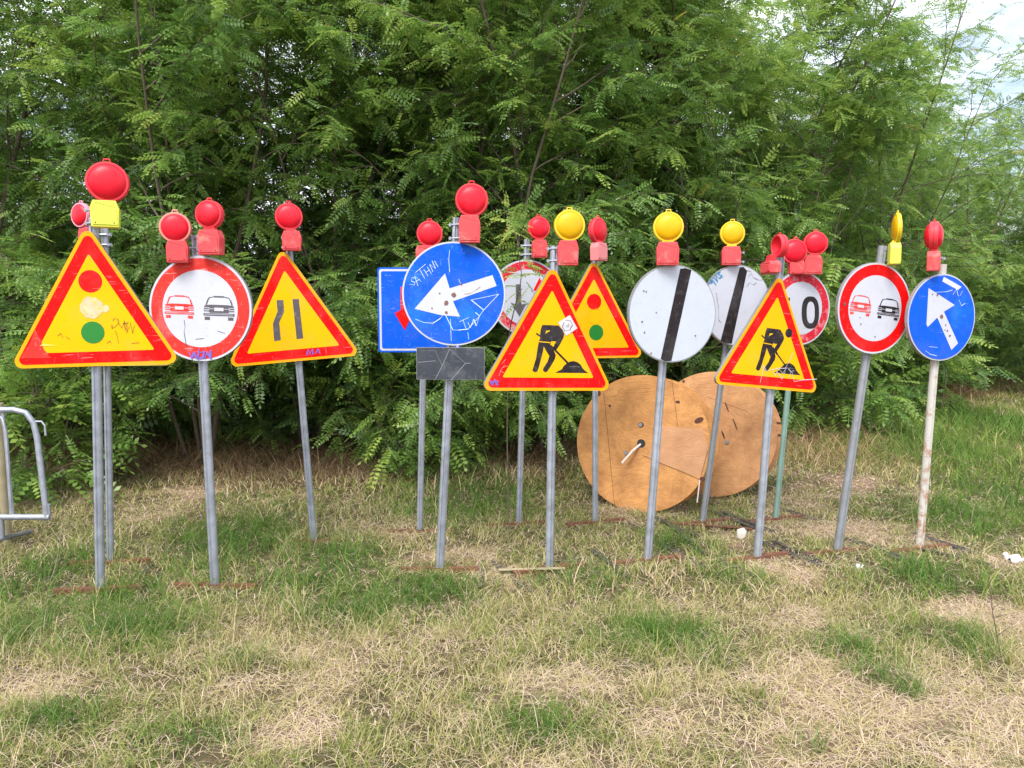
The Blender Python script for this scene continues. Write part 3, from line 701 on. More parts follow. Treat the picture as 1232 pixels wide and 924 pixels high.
# --- symbols
def strokes(px_lines, wd, m, y=-.0052):
    def f(b, s):
        for i, ln in enumerate(px_lines): b.ribbon([s.uv(*p) for p in ln], wd, y-.0003*(i % 4), m)
    return f
def polys_px(lst, y=-.0045):
    def f(b, s):
        for i, (pts, m) in enumerate(lst): b.poly([s.uv(*p) for p in pts], y-.0004*i, m)
    return f
def car(b, cx, cz, u, m, white, y=-.0045):
    """rear view of a car; u = half the car's width"""
    P_ = lambda x, z: (cx+x*u, cz+z*u)
    def rc(x0, z0, x1, z1, mm, yy): b.poly([P_(x0, z0), P_(x1, z0), P_(x1, z1), P_(x0, z1)], yy, mm)
    b.ribbon([P_(-.82, .22), P_(-.72, .52), P_(-.62, .66), P_(-.3, .73), P_(.3, .73), P_(.62, .66), P_(.74, .5), P_(.84, .22)], .085*u, y, m)
    b.poly([P_(-.98, .06), P_(-.93, .17), P_(-.55, .22), P_(.55, .22), P_(.93, .17), P_(.98, .06), P_(.62, .06), P_(.62, -.28), P_(-.62, -.28), P_(-.62, .06)], y-.0008, m)
    for z in (-.02, -.16): 
        rc(-.98, z-.045, -.55, z+.02, m, y-.0012); rc(.55, z-.045, .98, z+.02, m, y-.0012)
    rc(-1, -.47, 1, -.32, m, y-.0009); rc(-.9, -.405, .9, -.38, white, y-.0016)
    rc(-.30, -.17, .30, .04, white, y-.0018)
    rc(-.93, -.75, -.58, -.55, m, y); rc(.58, -.75, .93, -.55, m, y)
    rc(-.7, -.06, -.34, -.03, white, y-.0017); rc(.34, -.06, .7, -.03, white, y-.0017)
def two_cars(blackm):
    def a(b, s): car(b, -.50*s.r*.80, .02*s.r, .285*s.r, M['faded_red'], M['white'])
    def c(b, s): car(b, .43*s.r*.86, .02*s.r, .30*s.r, blackm, M['white'])
    return a, c
# worker outline, traced in units of the triangle's side: x from the middle, z from the bottom edge
def W_(cx, cy): px, py = 620+cx/10.27, 370+cy/10.27; return ((px-661)/151, (465-py)/143*.866)
BODY = [(320, 215), (510, 215), (560, 270), (580, 315), (572, 355), (530, 440), (492, 500), (452, 478), (470, 435), (490, 400), (430, 398), (420, 440), (455, 480), (488, 560), (482, 600), (440, 680), (395, 752), (372, 760), (346, 740), (350, 712), (395, 640), (415, 572), (380, 520), (345, 462), (338, 520), (320, 600), (298, 700), (280, 752), (250, 762), (224, 740), (240, 680), (262, 600), (275, 480), (288, 400), (300, 370), (298, 320), (305, 260)]
HEAP = [(490, 765), (530, 742), (565, 725), (585, 690), (620, 655), (660, 632), (710, 625), (755, 642), (790, 668), (812, 705), (850, 740), (885, 765)]
def worker(b, s, sym=None):
    H = s.sd*.866*1.05; sc = s.sd*1.05
    Pt = lambda q: ((W_(*q)[0])*sc, W_(*q)[1]*sc-H/2)
    m = M['black']; y = -.0046
    b.poly([Pt(q) for q in BODY], y, m); b.poly([Pt(q) for q in HEAP], y, m)
    b.ribbon([Pt((262, 320)), Pt((300, 345))], .022*sc, y-.0002, m); b.ribbon([Pt((430, 455)), Pt((500, 520)), Pt((640, 655))], .020*sc, y-.0004, m)
    b.poly([Pt(q) for q in ((358, 320), (365, 280), (412, 275), (400, 292), (378, 300))], y-.0009, M['yellow'])
    b.ribbon([Pt((290, 408)), Pt((415, 416))], .008*sc, y-.001, M['yellow'])
    hc = Pt((642, 245)); b.poly(circle_pts(.034*sc, 20, hc), y-.0002, m)
    for x in (690, 745): b.ribbon([Pt((x-35, 690-(x-690)*.1)), Pt((x+20, 694))], .008*sc, y-.0011, M['grey_black'])
def arrow(length, ang, head_w, head_l, shaft_w, m, c=(0, 0)):
    """arrow centred on c pointing along ang (degrees, plate plane)"""
    def f(b, s):
        r = s.r; a = R(ang); d = Vector((math.cos(a), math.sin(a))); n = Vector((-d.y, d.x)); o = Vector(c)*r; tip = o+d*length*r
        hb = tip-d*head_l*r; tail = o-d*length*r
        pts = [tip, hb+n*head_w*r, hb+n*shaft_w*r+d*.10*r, tail+n*shaft_w*r, tail-n*shaft_w*r, hb-n*shaft_w*r+d*.10*r, hb-n*head_w*r]
        b.poly([(p.x, p.y) for p in pts], -.0046, m)
    return f
def spots(lst, m=None):
    def f(b, s):
        rr = random.Random(9)
        for (px, py, rp) in lst:
            c = s.uv(px, py); k = rp*s.Y/FPX
            b.poly([(c[0]+k*(.7+.6*rr.random())*math.cos(t*math.pi/4), c[1]+k*(.7+.6*rr.random())*math.sin(t*math.pi/4)) for t in range(8)], -.0066, m or M['rust_spot'])
    return f

# 1b: hidden twin behind the first triangle
s = Sign('1b', (133, 678), (126, 268), 'triangle hidden behind the left traffic light sign, its pale lower rim and post showing', yaw=8, rod=.0225)
s.plate('tri', 121, 367, 139, roll=0, mats={'rim': M['pale_yellow']})
for z, k in ((.13, 'red'), (-.23, 'green')): s.mark('light_dot', lambda b, s: b.poly(circle_pts(.075*s.sd, 30, (0, z*s.sd)), -.0046, M[k]), k+' dot')
s.lamp((98, 259), 14.5, (104, 287), 16, 24, yaw=-24, rm='rim_pink', label='small red lamp with pink rim, partly hidden by the triangle', fwd=.05)
# 1
s = Sign('1', (121, 711), (113, 262), 'large traffic light warning triangle furthest left, red lamp on a lime yellow box on top', yaw=8)
s.plate('tri', 110.5, 355.5, 161, roll=-1.5, mats={})
for (px, py), k in (((109, 338.5), 'red'), ((112, 400), 'green')):
    s.mark('light_dot', lambda b, s: b.poly(circle_pts(.0715*s.sd, 36, s.uv(px, py)), -.0046, M[k]), k+' dot')
def smear(b, s):
    rr = random.Random(2); 
    for (px, py, r0) in ((110, 370, 13), (127, 371.5, 4.5), (121, 366, 3)):
        c = s.uv(px, py); k = r0*s.Y/FPX; b.poly([(c[0]+k*(.9+.16*rr.random())*math.cos(t*math.pi/12), c[1]+k*(.9+.16*rr.random())*math.sin(t*math.pi/12)) for t in range(24)], -.0048-.0003*r0/10, M['silver'])
s.mark('scratched_amber_dot', smear)
s.mark('graffiti', strokes([[(136, 386), (138, 383), (142, 384), (143, 389), (139, 393), (135, 395), (135, 391)], [(139, 398), (141, 403), (143, 413)], [(143, 389), (147, 395), (150, 386), (151, 397)], [(153, 388), (153, 400), (156, 392)], [(148, 390), (155, 388)], [(157, 388), (160, 401), (162, 391)], [(70, 404), (74, 401), (76, 406)], [(80, 405), (84, 408)], [(129, 413), (133, 410), (134, 414)], [(159, 413), (168, 412)]], .0035, M['grf_dark']))
s.mark('faded_corner', polys_px([([(43, 396), (37, 412), (25, 431), (62, 431), (53, 420), (50, 411)], M['faded_red']), ([(53, 413.5), (70, 416), (48, 416)], M['pale_yellow'])], -.0050))
s.lamp((129.5, 219.5), 23.5, (127, 258), 29, 31, bm='box_lime', yaw=20, label='large red lamp on a lime yellow battery box')
# 2
s = Sign('2', (259, 707), (236, 283), 'leftmost round no overtaking sign, red and grey car on white, two red lamps', yaw=-3)
s.plate('circle', 241, 371.5, 126, roll=2, mats={'ring': M['faded_red'], 'field': M['white']})
a_, c_ = two_cars(M['grey_black']); s.mark('car_symbol', a_, 'red car symbol'); s.mark('car_symbol', c_, 'grey car symbol')
s.mark('graffiti', strokes([[(228, 424), (231, 431), (234, 424), (237, 431), (239, 425)], [(240, 420), (239, 433)], [(241, 424), (246, 423), (245, 430), (241, 431)], [(247, 431), (250, 424), (254, 431), (254, 422)]], .012, M['grf_violet']))
s.mark('graffiti', strokes([[(222, 385), (223, 392), (222, 400), (225, 418)], [(262, 398), (271, 401)], [(236, 408), (246, 407)]], .003, M['grey_black']))
s.lamp((211, 274), 18, (214, 303), 23, 26, rm='rim_pale', yaw=14, label='red lamp with pale rim on the left of the two')
s.lamp((252.5, 258), 16.5, (254, 292), 26, 29, yaw=-6, label='red lamp turned to the left, higher of the two', thick=1.3)
# 3
s = Sign('3', (378, 653), (347, 290), 'yellow and red triangle with a road narrows symbol, tilted on a slim post', yaw=6, rod=.024)
s.plate('tri', 347, 366, 131, roll=-5, mats={})
s.mark('narrow_road_symbol', lambda b, s: [b.poly([s.uv(*p) for p in pts], -.0046, M['grey_black']) for pts in (
    [(333, 361), (341, 361), (342, 375), (336, 388), (338, 409), (330, 410.5), (328.5, 389), (334, 375)], [(352, 360), (359.5, 359.5), (365, 407), (357, 408)])])
s.mark('graffiti', strokes([[(369, 427), (371, 421), (373, 426), (376, 420), (377, 426)], [(380, 425), (383, 420), (385, 425)]], .008, M['grf_violet']))
s.lamp((347.5, 261), 16, (351, 290), 21, 23, yaw=16)
# 4 blue square
s = Sign('4', (505, 641), (512, 300), 'square blue sign half hidden behind the round blue arrow sign', yaw=2, rod=.023)
s.plate('rect', 504, 373, 101, roll=0, wratio=.97, mats={'field': M['blue'], 'border': True})
s.mark('lane_symbol', lambda b, s: (b.poly([s.uv(*p) for p in ((482, 345), (487, 345), (487, 372), (482, 372))], -.0060, M['faded_red']),
    b.poly([s.uv(*p) for p in ((475, 377), (487, 370), (494, 383), (487, 397))], -.0064, M['red']), b.poly([s.uv(*p) for p in ((505, 340), (515, 340), (515, 398), (505, 398))], -.0060, M['white'])))
s.lamp((517, 281.5), 15.5, (511, 306), 20, 20, yaw=4)
# 5 blue round
s = Sign('5', (529, 687), (550, 262), 'round blue sign with a white arrow to the lower left, dark rectangular plate beneath', yaw=0)
s.plate('circle', 546, 353.5, 124, roll=0, mats={'rim': M['white'], 'inner': .965, 'field': M['blue']})
s.mark('arrow_symbol', polys_px([([(499, 371.5), (535.5, 329), (541, 347), (592.5, 331), (597.5, 344), (545, 362.5), (553.5, 381), (530, 379)], M['white'])]))
s.mark('graffiti', strokes([[(500, 335), (496, 334), (495, 338), (499, 340), (499, 343), (493, 342)], [(503, 344), (499, 332), (507, 339)], [(500, 339), (505, 336)], [(500, 328), (512, 318)], [(505, 324), (511, 335)], [(510, 324), (515, 332)], [(514, 321), (519, 329)], [(512, 328), (517, 325)], [(521, 327), (517, 318), (524, 323), (520, 314)], [(523, 314), (527, 321)]], .0032, M['grf_white']), 'pale scratched capitals')
s.mark('graffiti', strokes([[(567, 361), (600, 354), (582, 373), (567, 361)], [(582, 373), (574, 384), (563, 396), (552, 397), (545, 397), (539, 385), (536, 379)], [(553, 387), (564, 382)], [(557, 385), (561, 396)], [(563, 388), (566, 394), (570, 384), (573, 392), (577, 380), (572, 376)], [(563, 400), (564, 408)], [(500, 384), (510, 388), (521, 389), (530, 383), (533, 379)], [(541, 301), (540, 312), (541, 327)], [(542, 384), (543, 410)], [(552, 336), (555, 343)]], .0042, M['grf_white']), 'white scrawled loops and triangle')
s.mark('graffiti', strokes([[(559, 354), (566, 353), (573, 349), (578, 345)]], .003, M['rust_spot']))
s.mark('rust_stain', spots([(546, 355, 3), (537, 365, 3), (537, 376, 2), (555, 342, 1.5), (520, 371, 1), (529, 353, 1)]))
mw, c = s.plate_matrix(542, 437.5, 0, -.3, 0, .05)
keep = (s.pl, s.inv, s.nrm, s.pc)
s.plate('rect', 542, 437.5, 39, yaw=0, roll=.3, wratio=2.1, mats={'field': M['dark_plate']}, name='lower_plate', label='dark grey plate under the blue disc')
s.mark('tape_crease', strokes([[(524, 456), (532, 440), (524, 422)], [(532, 440), (541, 420), (560, 437), (543, 457)], [(503, 436), (524, 434)], [(560, 437), (566, 437)]], .0028, M['back'], -.003))
s.lamp((567.5, 241), 19.5, (565, 276), 24, 32, yaw=3)
# 6 priority sign behind
s = Sign('6', (624, 632), (634, 288), 'round priority sign with dark down arrow, half hidden behind middle road works triangle', yaw=14, rod=.023)
s.plate('circle', 634, 358, 90, roll=0, mats={'ring': M['worn_red'], 'field': M['white'], 'inner': .74})
s.mark('arrow_symbol', polys_px([([(620.5, 342), (626.5, 342), (627, 366), (633, 366), (625, 381), (614, 364), (620.5, 366)], M['grey_black'])]), 'grey down arrow')
s.mark('arrow_symbol', polys_px([([(646, 384), (652, 384), (652, 350), (657, 350), (649, 334), (641, 350), (646, 350)], M['red'])]), 'red up arrow')
s.lamp((648, 274.5), 13.5, (649, 299.5), 17, 21, yaw=10, fwd=.07)
# 8 traffic light triangle behind
s = Sign('8', (716, 630), (716, 285), 'small traffic light warning triangle between the middle road works sign and the white disc', yaw=19, rod=.023)
s.plate('tri', 714, 371, 114, roll=0, mats={})
for px, py, k in ((714.5, 363, 'red'), (717, 400, 'green')): s.mark('light_dot', lambda b, s: b.poly(circle_pts(.0715*s.sd, 30, s.uv(px, py)), -.0046, M[k]), k+' dot')
s.mark('light_dot', lambda b, s: b.ribbon([(q[0], q[1]) for q in circle_pts(.0715*s.sd, 24, s.uv(715.5, 381))], .0025, -.0046, M['orange_rim']), 'faint amber outline')
s.lamp((719, 277.5), 15, (720.5, 303), 20, 21, yaw=48, bm='box_pink', label='red lamp turned sideways on a faded pink box', btilt=0)
# 7 road works
s = Sign('7', (661, 686), (667, 296), "middle road works triangle with a white sticker over the figure's head", yaw=22)
s.plate('tri', 662.5, 394, 145, roll=2, mats={})
s.mark('worker_symbol', worker)
s.mark('sticker', polys_px([([(671, 388), (685, 379), (694, 395), (681, 404)], M['sticker'])], -.0062), 'white square sticker')
s.mark('sticker_print', strokes([[(680, 385), (686, 386), (688, 391), (685, 397), (679, 398), (676, 393), (678, 388)], [(681, 391), (683, 393), (684, 389)]], .004, M['grey_black'], -.0075))
s.mark('graffiti', strokes([[(600, 452), (603, 444), (606, 440)], [(601, 446), (607, 449)], [(603, 438), (608, 432)], [(604, 442), (610, 440)]], .004, M['rim_pale']))
s.mark('graffiti', strokes([[(589, 458), (592, 463), (595, 457), (598, 463)], [(590, 460), (599, 459)]], .010, M['grf_violet']))
s.lamp((685, 271.5), 18.5, (683, 304.5), 23, 29, yaw=4, lm='lens_yellow', rm='rim_yellow', label='yellow lamp on a red battery box')
# 9 white disc with black bar
s = Sign('9', (779, 676), (808, 296), 'large clean white disc with a black diagonal bar, nearer of the two, yellow lamp above', yaw=17)
s.plate('circle', 809.5, 377.5, 117, roll=0, mats={'rim': M['back'], 'inner': .975, 'field': M['white_clean']})
def endbar(pts):
    return polys_px([(pts, M['black'])])
s.mark('diagonal_bar', endbar([(818, 323.5), (824, 322.5), (831.5, 325), (807.5, 434), (800, 434.5), (794.5, 432)]))
s.mark('scuff', spots([(774, 350, 1), (777, 351, 1), (772, 387, 1.2), (789, 376, .9), (775, 400, 1), (836, 404, 1), (783, 425, 1)], M['grey_black']))
s.lamp((804, 273.5), 18, (803, 305.5), 25, 27, yaw=-6, lm='lens_yellow', rm='rim_yellow', label='yellow lamp on a red battery box')
# 10
s = Sign('10', (845, 630), (888, 306), 'smaller white disc with a black diagonal bar and blue scrawl, behind the large white disc', yaw=21, mat_post=M['steel_dark'], rod=.024)
s.plate('circle', 887, 367.5, 97, roll=0, mats={'rim': M['back'], 'inner': .975, 'field': M['white']})
s.mark('diagonal_bar', endbar([(889.5, 322), (894, 321), (898.5, 326), (880, 413.5), (873, 413), (866.5, 410)]))
s.mark('graffiti', strokes([[(852, 341), (856, 339), (854, 335), (858, 339), (855, 341)], [(857, 337), (861, 343)], [(858, 334), (863, 339), (860, 331), (865, 335)], [(862, 330), (866, 327), (864, 331), (868, 331), (865, 335), (869, 333)]], .0075, M['grf_blue']), 'blue scrawled letters')
s.mark('graffiti', strokes([[(898, 345), (901, 340), (906, 343), (910, 340)], [(900, 333), (904, 329), (906, 334), (912, 337), (917, 337)], [(861, 352), (864, 370), (864, 385), (867, 388)], [(897, 325), (903, 327)]], .003, M['grey_black']))
s.lamp((881, 281), 14.5, (879.5, 308), 21, 22, yaw=-8, lm='lens_yellow', rm='rim_yellow', label='small yellow lamp on a red battery box')
# 12 speed limit
s = Sign('12', (933, 626), (964, 308), 'worn round speed limit sign, black zero showing beside the right road works triangle', yaw=20, mat_post=M['steel_green'], rod=.022)
s.plate('circle', 963, 371, 88, roll=0, mats={'ring': M['worn_red'], 'field': M['white'], 'inner': .72})
def zero(b, s):
    def oval(px, py, rx, ry, m, y):
        b.poly([s.uv(px+rx*math.copysign(abs(math.cos(t))**.8, math.cos(t)), py+ry*math.copysign(abs(math.sin(t))**.8, math.sin(t))) for t in [2*math.pi*k/32 for k in range(32)]], y, m)
    oval(974.5, 376, 10.5, 19.5, M['black'], -.0046); oval(974.8, 376, 4.8, 13, M['white'], -.0056)
s.mark('digit', zero, 'black figure 0')
s.mark('digit', strokes([[(949, 360), (941, 360), (940, 374), (946, 373), (949, 379), (948, 389), (944, 393), (939, 390)]], .022, M['black'], -.0046), 'black figure 5 hidden behind the triangle')
s.lamp((955, 303), 15, (958, 322), 17, 16, yaw=0, label='red lamp in the middle of the three', tilt=8, thick=1.2)
s.lamp((981, 293), 14, (978, 319), 19, 22, yaw=-12, label='red lamp on the right of the three')
# 11 road works right
s = Sign('11', (911, 673), (939, 308), 'right-hand road works triangle with white scrawl along its bottom edge', yaw=22)
s.plate('tri', 930.5, 398, 133, roll=6, mats={})
s.mark('worker_symbol', worker)
s.mark('graffiti', strokes([[(914, 460), (917, 447), (918, 440), (921, 446), (928, 445), (936, 443), (950, 443)], [(929, 446), (932, 452), (934, 447), (940, 456), (944, 447)], [(944, 443), (950, 432), (953, 425)], [(948, 455), (951, 447), (954, 446)], [(952, 447), (955, 459), (965, 457), (982, 456)], [(936, 443), (941, 449), (946, 442), (951, 447)]], .0042, M['white']), 'white scrawled letters')
s.lamp((938, 296), 13.5, (927, 322), 24, 14, yaw=-80, shell=True, label='red lamp turned sideways with an open empty shell', thick=1.4, btilt=-4)
# 13
s = Sign('13', (1007, 665), (1062, 296), 'right-hand round no overtaking sign on a leaning post, yellow lamp on a lime box', yaw=18, mat_post=M['steel_dark'], rod=.028)
s.plate('circle', 1052.5, 371, 109, roll=6, mats={'ring': M['red'], 'field': M['white'], 'inner': .72})
a_, c_ = two_cars(M['black']); s.mark('car_symbol', a_, 'red car symbol'); s.mark('car_symbol', c_, 'black car symbol')
s.mark('rust_stain', spots([(1015.5, 366, 2), (1035, 390, 1), (1034, 382, .8), (1052, 405, 1)], M['grey_black']))
s.lamp((1079, 275), 18, (1075.5, 305.5), 20, 25, yaw=74, lm='lens_yellow', rm='rim_yellow', bm='box_lime', label='slim yellow lamp seen edge-on on a lime yellow box', tilt=-6, thick=.6, btilt=2)
# 14
s = Sign('14', (1106, 662), (1134, 318), 'rightmost blue disc with a white arrow pointing up left, on a rusty white post', yaw=18, mat_post=M['white_rusty'], rod=.0265)
s.plate('circle', 1133, 382, 104, roll=0, mats={'rim': M['white'], 'inner': .965, 'field': M['blue']})
s.mark('arrow_symbol', polys_px([([(1116.5, 346.5), (1148, 367), (1135, 375), (1152, 413), (1144, 421), (1127, 382), (1115.5, 393.5), (1114, 390)], M['white'])]))
s.mark('sticker', polys_px([([(1135, 333), (1156, 345), (1152, 349), (1133, 338.5)], M['sticker'])]), 'torn white sticker')
s.mark('graffiti', strokes([[(1120, 352), (1138, 351), (1145, 349)], [(1146, 354), (1150, 348), (1152, 356)], [(1154, 356), (1157, 350)], [(1153, 361), (1156, 368), (1160, 365)], [(1113, 422), (1118, 426), (1126, 428)], [(1117, 417), (1127, 418)]], .0045, M['grf_white']))
s.mark('rust_stain', spots([(1132, 381, 2.6), (1127, 355, 1.5), (1121, 354, 1), (1137, 391, 1), (1139, 398, 1.2), (1142, 404, 1.4), (1136, 397, .8)]))
s.lamp((1123.5, 284), 17, (1123, 314.5), 24, 23, yaw=60, label='red lamp turned sideways on a red box', thick=1.25)

# ------------------------------------------------------------------ cable reels
def reel(label, c, rad, yaw, lean, width, front_mat, marks):
    root = empty('cable_reel', (c.x, c.y, 0), label, 'cable reel', 'wooden cable reels')
    rot = Matrix.Rotation(yaw, 4, 'Z') @ Matrix.Rotation(lean, 4, 'X'); mw = Matrix.Translation((0, 0, c.z)) @ rot
    for nm, y0 in (('front_flange', 0.), ('rear_flange', width)):
        b = MB(); pts = circle_pts(rad, 72)
        b.prism(pts, y0-.014, y0+.014, front_mat)
        if y0 == 0: marks(b)
        b.build(nm, root, mw)
    b = MB(); b.lathe_y([(rad*.42, .015), (rad*.42, width-.015)], front_mat, 40); b.build('drum', root, mw, smooth=True)
    b = MB(); b.lathe_y([(rad*.062, -.016), (rad*.062, .05), (.001, .05)], M['plastic_hole_black'], 24); b.lathe_y([(rad*.062, -.0155), (.001, -.0155)], M['plastic_hole_black'], 24); b.build('hub_hole', root, mw)  # black disc on the solid flange paints in the shade inside the hole
    for k in range(3):
        a = R(95+120*k); b = MB(); b.lathe_y([(.001, -.026), (.016, -.026), (.018, -.015)], M['steel_dark'], 12, (rad*.27*math.cos(a), 0, rad*.27*math.sin(a))); b.build('bolt', root, mw)
    return root, mw
def ov(b, x, z, rx, rz, m=None, y=-.0155, a=0):
    ca, sa = math.cos(a), math.sin(a)
    b.poly([(x+rx*math.cos(t)*ca-rz*math.sin(t)*sa, z+rx*math.cos(t)*sa+rz*math.sin(t)*ca) for t in [2*math.pi*k/14 for k in range(14)]], y, m or M['knot'])
M['patch'] = wood_mat('reddish_plywood', (.53, .28, .14), (.38, .18, .08))
cA = at(772, 534, 6.4); cA.z = .553
def marksA(b):
    b.poly([(.06, -.12), (.50, -.24), (.555, .0), (.50, .16), (.14, .15)], -.0155, M['patch'])
    b.ribbon([(.02, -.10), (.50, -.255)], .006, -.017, M['knot'])
    b.ribbon([(-.36, .478), (-.2, -.564)], .003, -.0165, M['knot']); b.ribbon([(.23, .552), (.30, .16)], .003, -.0165, M['knot'])
    b.ribbon([(.505, -.25), (.55, -.02)], .005, -.017, M['knot'])
    for q in ((-.40, .40, .024, .024), (-.01, .155, .026, .022), (.47, .22, .040, .022), (.52, -.25, .022, .018), (-.29, .30, .012, .010), (.33, .53, .012, .012), (.29, .36, .02, .012), (.11, .13, .014, .02)): ov(b, *q, a=.5 if q[2] > .03 else 0)
ra, mwa = reel('front wooden cable reel, a pale rod poking out of its dark hub hole', cA, .572, R(-26), R(-7), .34, M['plywood'], marksA)
b = MB(); b.tube([(0, .0, 0), (-.05, -.07, -.06), (-.13, -.10, -.17)], .010, M['rope'], 8); b.tube([(.50, -.02, -.26), (.49, -.03, -.44)], .005, M['rope'], 6); b.build('pale_rod', ra, mwa)
cB = at(857, 521, 6.95); cB.z = .55
def marksB(b):
    for (x0, z0, x1, z1) in ((-.27, .12, -.10, .19), (-.21, -.42, -.10, -.50), (-.05, .33, .30, .22)): b.ribbon([(x0, z0), (x1, z1)], .011 if x0 < -.06 else .005, -.016, M['knot'])
    for q in ((-.28, .40, .014, .01), (-.2, .33, .03, .006), (-.02, .02, .012, .018), (.12, .25, .006, .05), (.2, .1, .006, .06), (.0, -.16, .016, .012), (.1, .0, .008, .04)): ov(b, *q, a=.4)
rb_, mwb = reel('rear wooden cable reel of pale plywood, right of and behind the front reel', cB, .565, R(-27), R(-8), .30, M['plywood_pale'], marksB)
b = MB()
for z in (.03, .14): b.tube([(.50, .28, z), (.59, .28, z)], .006, M['dark_iron'], 6)
b.build('staple', rb_, mwb)

# ------------------------------------------------------------------ crowd barrier at the left edge
Yb = 5.3
bp = lambda px, py, y=Yb: at(px, py, y)
g0 = Vector((bp(0, 600).x, Yb, 0))
root = empty('crowd_barrier', g0, 'silver tubular steel barrier cut off by the left edge of the photo', 'barrier')
def rel(p): return Vector(p)-g0
ztop = bp(20, 493).z; zbot = bp(20, 622).z
b = MB(); xr = bp(40, 500).x; xr2 = bp(56, 612).x
b.tube([rel((-5.4, Yb, ztop-.13)), rel((-5.33, Yb, ztop-.03)), rel((-5.2, Yb, ztop)), rel((xr-.13, Yb, ztop)), rel((xr-.05, Yb, ztop-.02)), rel((xr-.0, Yb, ztop-.09)), rel((xr+.02, Yb, ztop-.2)), rel((xr2, Yb, zbot))], .021, M['steel'], 12)
b.tube([rel((-5.42, Yb, zbot)), rel((xr2+.02, Yb, zbot))], .021, M['steel'], 12); b.tube([rel((-5.4, Yb, ztop-.13)), rel((-5.42, Yb, zbot))], .021, M['steel'], 12)
b.build('tube_frame', root, smooth=True)
q = MB(); q.tube([rel(bp(-60, 499)), rel(bp(-6, 499)), rel(bp(3, 503)), rel(bp(7, 520)), rel(bp(14, 621))], .013, M['steel'], 8); q.build('inner_tube', root, smooth=True)
x = bp(14, 600).x
while x > -5.3:
    q = MB(); q.tube([rel((x-.03, Yb+.005, ztop-.02)), rel((x, Yb+.005, zbot+.02))], .011, M['steel'], 8); q.build('upright_bar', root, smooth=True); x -= .13
q = MB(); q.tube([rel(bp(40, 507)), rel(bp(50, 507)), rel(bp(54, 512)), rel(bp(55, 524))], .007, M['steel'], 8)
q.tube([rel(bp(59, 606)), rel(bp(59, 622)), rel(bp(52, 626))], .009, M['steel'], 8); q.build('coupling_hook', root)
q = MB(); fx = bp(3, 650).x
q.tube([rel((fx, Yb, zbot)), rel((fx, Yb, .05))], .018, M['steel_dark'], 10); q.tube([rel((fx-.02, Yb-.28, .03)), rel((fx, Yb, .06)), rel((fx+.02, Yb+.28, .03))], .016, M['steel_dark'], 10); q.build('foot', root, smooth=True)
q = MB(); q.tube([rel((-5.1, Yb, zbot)), rel((-5.1, Yb, .05))], .018, M['steel_dark'], 10); q.tube([rel((-5.12, Yb-.28, .03)), rel((-5.1, Yb, .06)), rel((-5.08, Yb+.28, .03))], .016, M['steel_dark'], 10); q.build('foot', root, smooth=True)
pg = ground(9, 652); b = MB(); b.tube([(0, 0, -.02), (-.01, 0, .5), (0, 0, 1.0)], [.03, .028, .026], M['bamboo'], 10)
o = b.build('wooden_stake', smooth=True); o.location = pg; tag(o, 'weathered wooden stake standing behind the silver barrier', 'stake')

# ------------------------------------------------------------------ small things on the ground
def pebble(px, py, r, m, label, cat, name, sq=(1, 1, .8), seed=1):
    import bmesh
    bm = bmesh.new(); bmesh.ops.create_icosphere(bm, subdivisions=3, radius=1); rr = random.Random(seed)
    offs = [(Vector((rr.uniform(-1, 1), rr.uniform(-1, 1), rr.uniform(-1, 1))).normalized(), rr.uniform(.62, .92)) for _ in range(16)]
    for v in bm.verts:
        for d, k in offs:
            t = v.co.dot(d)
            if t > k: v.co -= d*(t-k)
        v.co = Vector((v.co.x*sq[0], v.co.y*sq[1], v.co.z*sq[2]))*r
    me = bpy.data.meshes.new(name); bm.to_mesh(me); bm.free(); me.materials.append(m)
    o = bpy.data.objects.new(name, me); col.objects.link(o); g = ground(px, py); o.location = (g.x, g.y, r*sq[2]*.75); o.rotation_euler.z = seed
    tag(o, label, cat); return o
pebble(891, 648, .052, M['stone'], 'pale stone lying on the rusty iron between the two posts', 'stone', 'stone', (1, .8, 1), 4)
def litter(px, py, w_, d_, label, seed):
    rr = random.Random(seed); n = 8; b = MB(); vs = [(w_*(i/n-.5), d_*(j/n-.5), .02+.02*rr.random()+.01*math.sin(i+j)) for j in range(n+1) for i in range(n+1) ]
    fs = [(j*(n+1)+i, j*(n+1)+i+1, (j+1)*(n+1)+i+1, (j+1)*(n+1)+i) for j in range(n) for i in range(n) if not ((i in (0, n-1)) and (j in (0, n-1)))]
    b.add(vs, fs, M['paper']); o = b.build('paper_scrap'); o.location = ground(px, py); o.rotation_euler.z = seed; tag(o, label, 'litter')
litter(1219, 676, .16, .10, 'crumpled white paper scrap in the grass at the right edge', 1.3)
litter(1033, 687, .05, .03, 'tiny white paper scrap in the grass right of the road works sign', 2.1)
for (x0, y0, x1, y1, lab, mm) in [(806, 632, 905, 640, 'rusty iron bar lying across the grass behind the large white disc post', 'rust'), (1110, 664, 1192, 683, 'dark iron bar lying in the grass right of the rusty white post', 'dark_iron'),
        (800, 630, 830, 655, 'short dark iron bar lying right of the reel', 'dark_iron'),
        (600, 690, 680, 688, 'short yellowish plank in front of the middle road works post', 'bamboo')]:
    p, q = ground(x0, y0), ground(x1, y1); b = MB(); d = q-p; ln = d.length; rot = Matrix.Rotation(math.atan2(d.y, d.x), 3, 'Z')
    b.box((0, 0, .024), (ln, .030, .006), M[mm], rot); b.box(rot @ Vector((0, .0156, .010)), (ln, .005, .034), M[mm], rot)
    o = b.build('iron_bar' if mm != 'bamboo' else 'plank'); o.location = (p+q)/2; tag(o, lab, 'bar' if mm != 'bamboo' else 'plank')
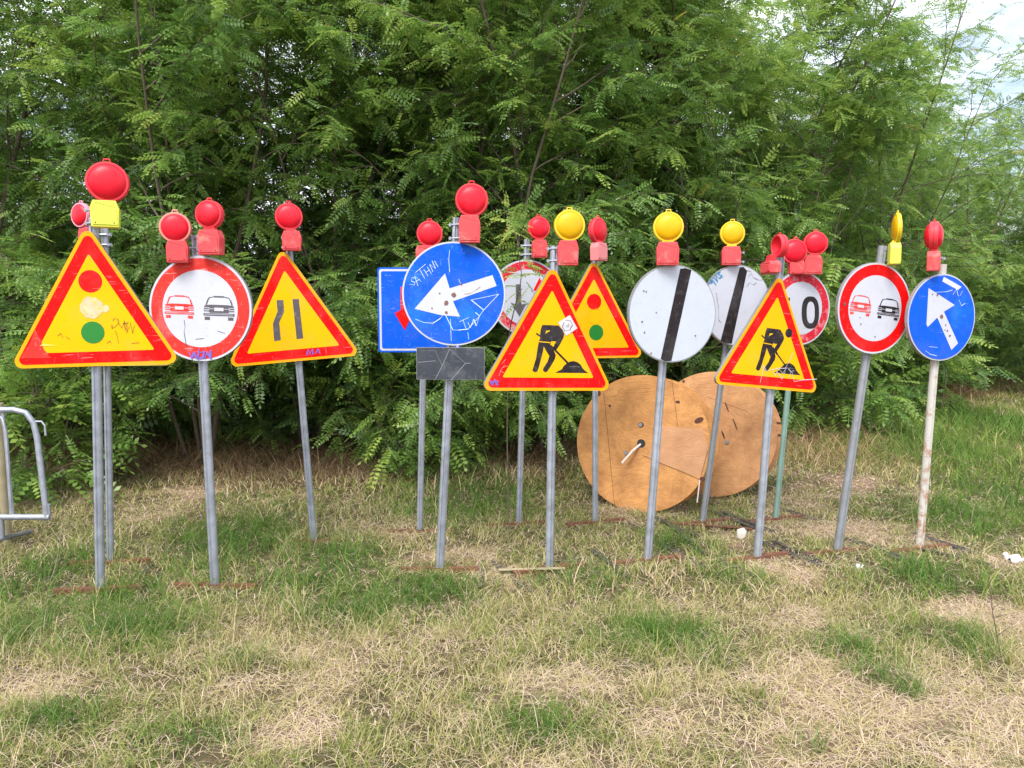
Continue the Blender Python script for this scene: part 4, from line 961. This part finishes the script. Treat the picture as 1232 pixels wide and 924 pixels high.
def weed(px, py, h, label, m, seed, lean=(.1, 0)):
    rr = np.random.RandomState(seed); lines = []
    st = curve(rr, (0, 0, 0), (lean[0], lean[1], 1), h, 9, .08); lines.append((st, np.linspace(.003, .0012, 10)))
    for k in range(7):
        i = rr.randint(3, 9); lines.append((curve(rr, st[i], (rr.randn()*.6, rr.randn()*.6, .8), h*.25, 4, .15), np.linspace(.0018, .0008, 5)))
    V, Q = tubes_np(lines, 4); me = np_mesh('dry_weed', V, Q, [m]); o = bpy.data.objects.new('dry_weed', me); col.objects.link(o); o.location = ground(px, py); tag(o, label, 'weed')
weed(1205, 800, .42, 'thin dark dead weed stem in the straw at the lower right', M['bark'], 3, (-.25, 0))
weed(60, 700, .5, 'thin straw-coloured weed in front of the silver barrier', M['bamboo'], 5, (.5, 0))
weed(12, 720, .55, 'tall straw-coloured weed at the left edge', M['bamboo'], 8, (-.2, 0))
weed(1100, 640, .5, 'dry weed left of the rusty white post', M['bamboo'], 12, (-.1, 0))
# leafy shoot hanging in front of the priority sign
def shoot():
    rs = np.random.RandomState(4); g = ground(612, 640); lines = []; LP = []; LD = []
    main = [Vector(g)-Vector(g), at(610, 520, g.y)-g, at(612, 400, g.y-.15)-g, at(628, 335, g.y-.3)-g, at(622, 285, g.y-.3)-g, at(606, 250, g.y-.2)-g]
    mp_ = np.array([list(v) for v in main]); t = np.linspace(0, 5, 22); mp_ = np.stack([np.interp(t, range(6), mp_[:, k]) for k in range(3)], 1)
    lines.append((mp_, np.linspace(.006, .002, 22)))
    for i in range(11, 22):
        for s_ in (-1, 1, 0):
            LP.append(mp_[i]+rs.randn(3)*.02); LD.append([s_+rs.randn()*.4, rs.randn()*.4, -.1+rs.randn()*.3])
    n = len(LP); V, Q = tubes_np(lines, 5)
    root = empty('robinia_shoot', g, 'thin robinia shoot with small leaves reaching across the half hidden priority sign', 'sapling')
    o = bpy.data.objects.new('stem', np_mesh('stem', V, Q, [M['bark']])); col.objects.link(o); o.parent = root
    V, Q, T = place_leaves(np.array(LP), np.array(LD), np.array([[0, 0, 1.]]*n)+rs.randn(n, 3)*.3, .10+.07*rs.rand(n), .45+.4*rs.rand(n), rs)
    o = bpy.data.objects.new('foliage', np_mesh('foliage', V, Q, [M['leaf']], T)); col.objects.link(o); o.parent = root
shoot()
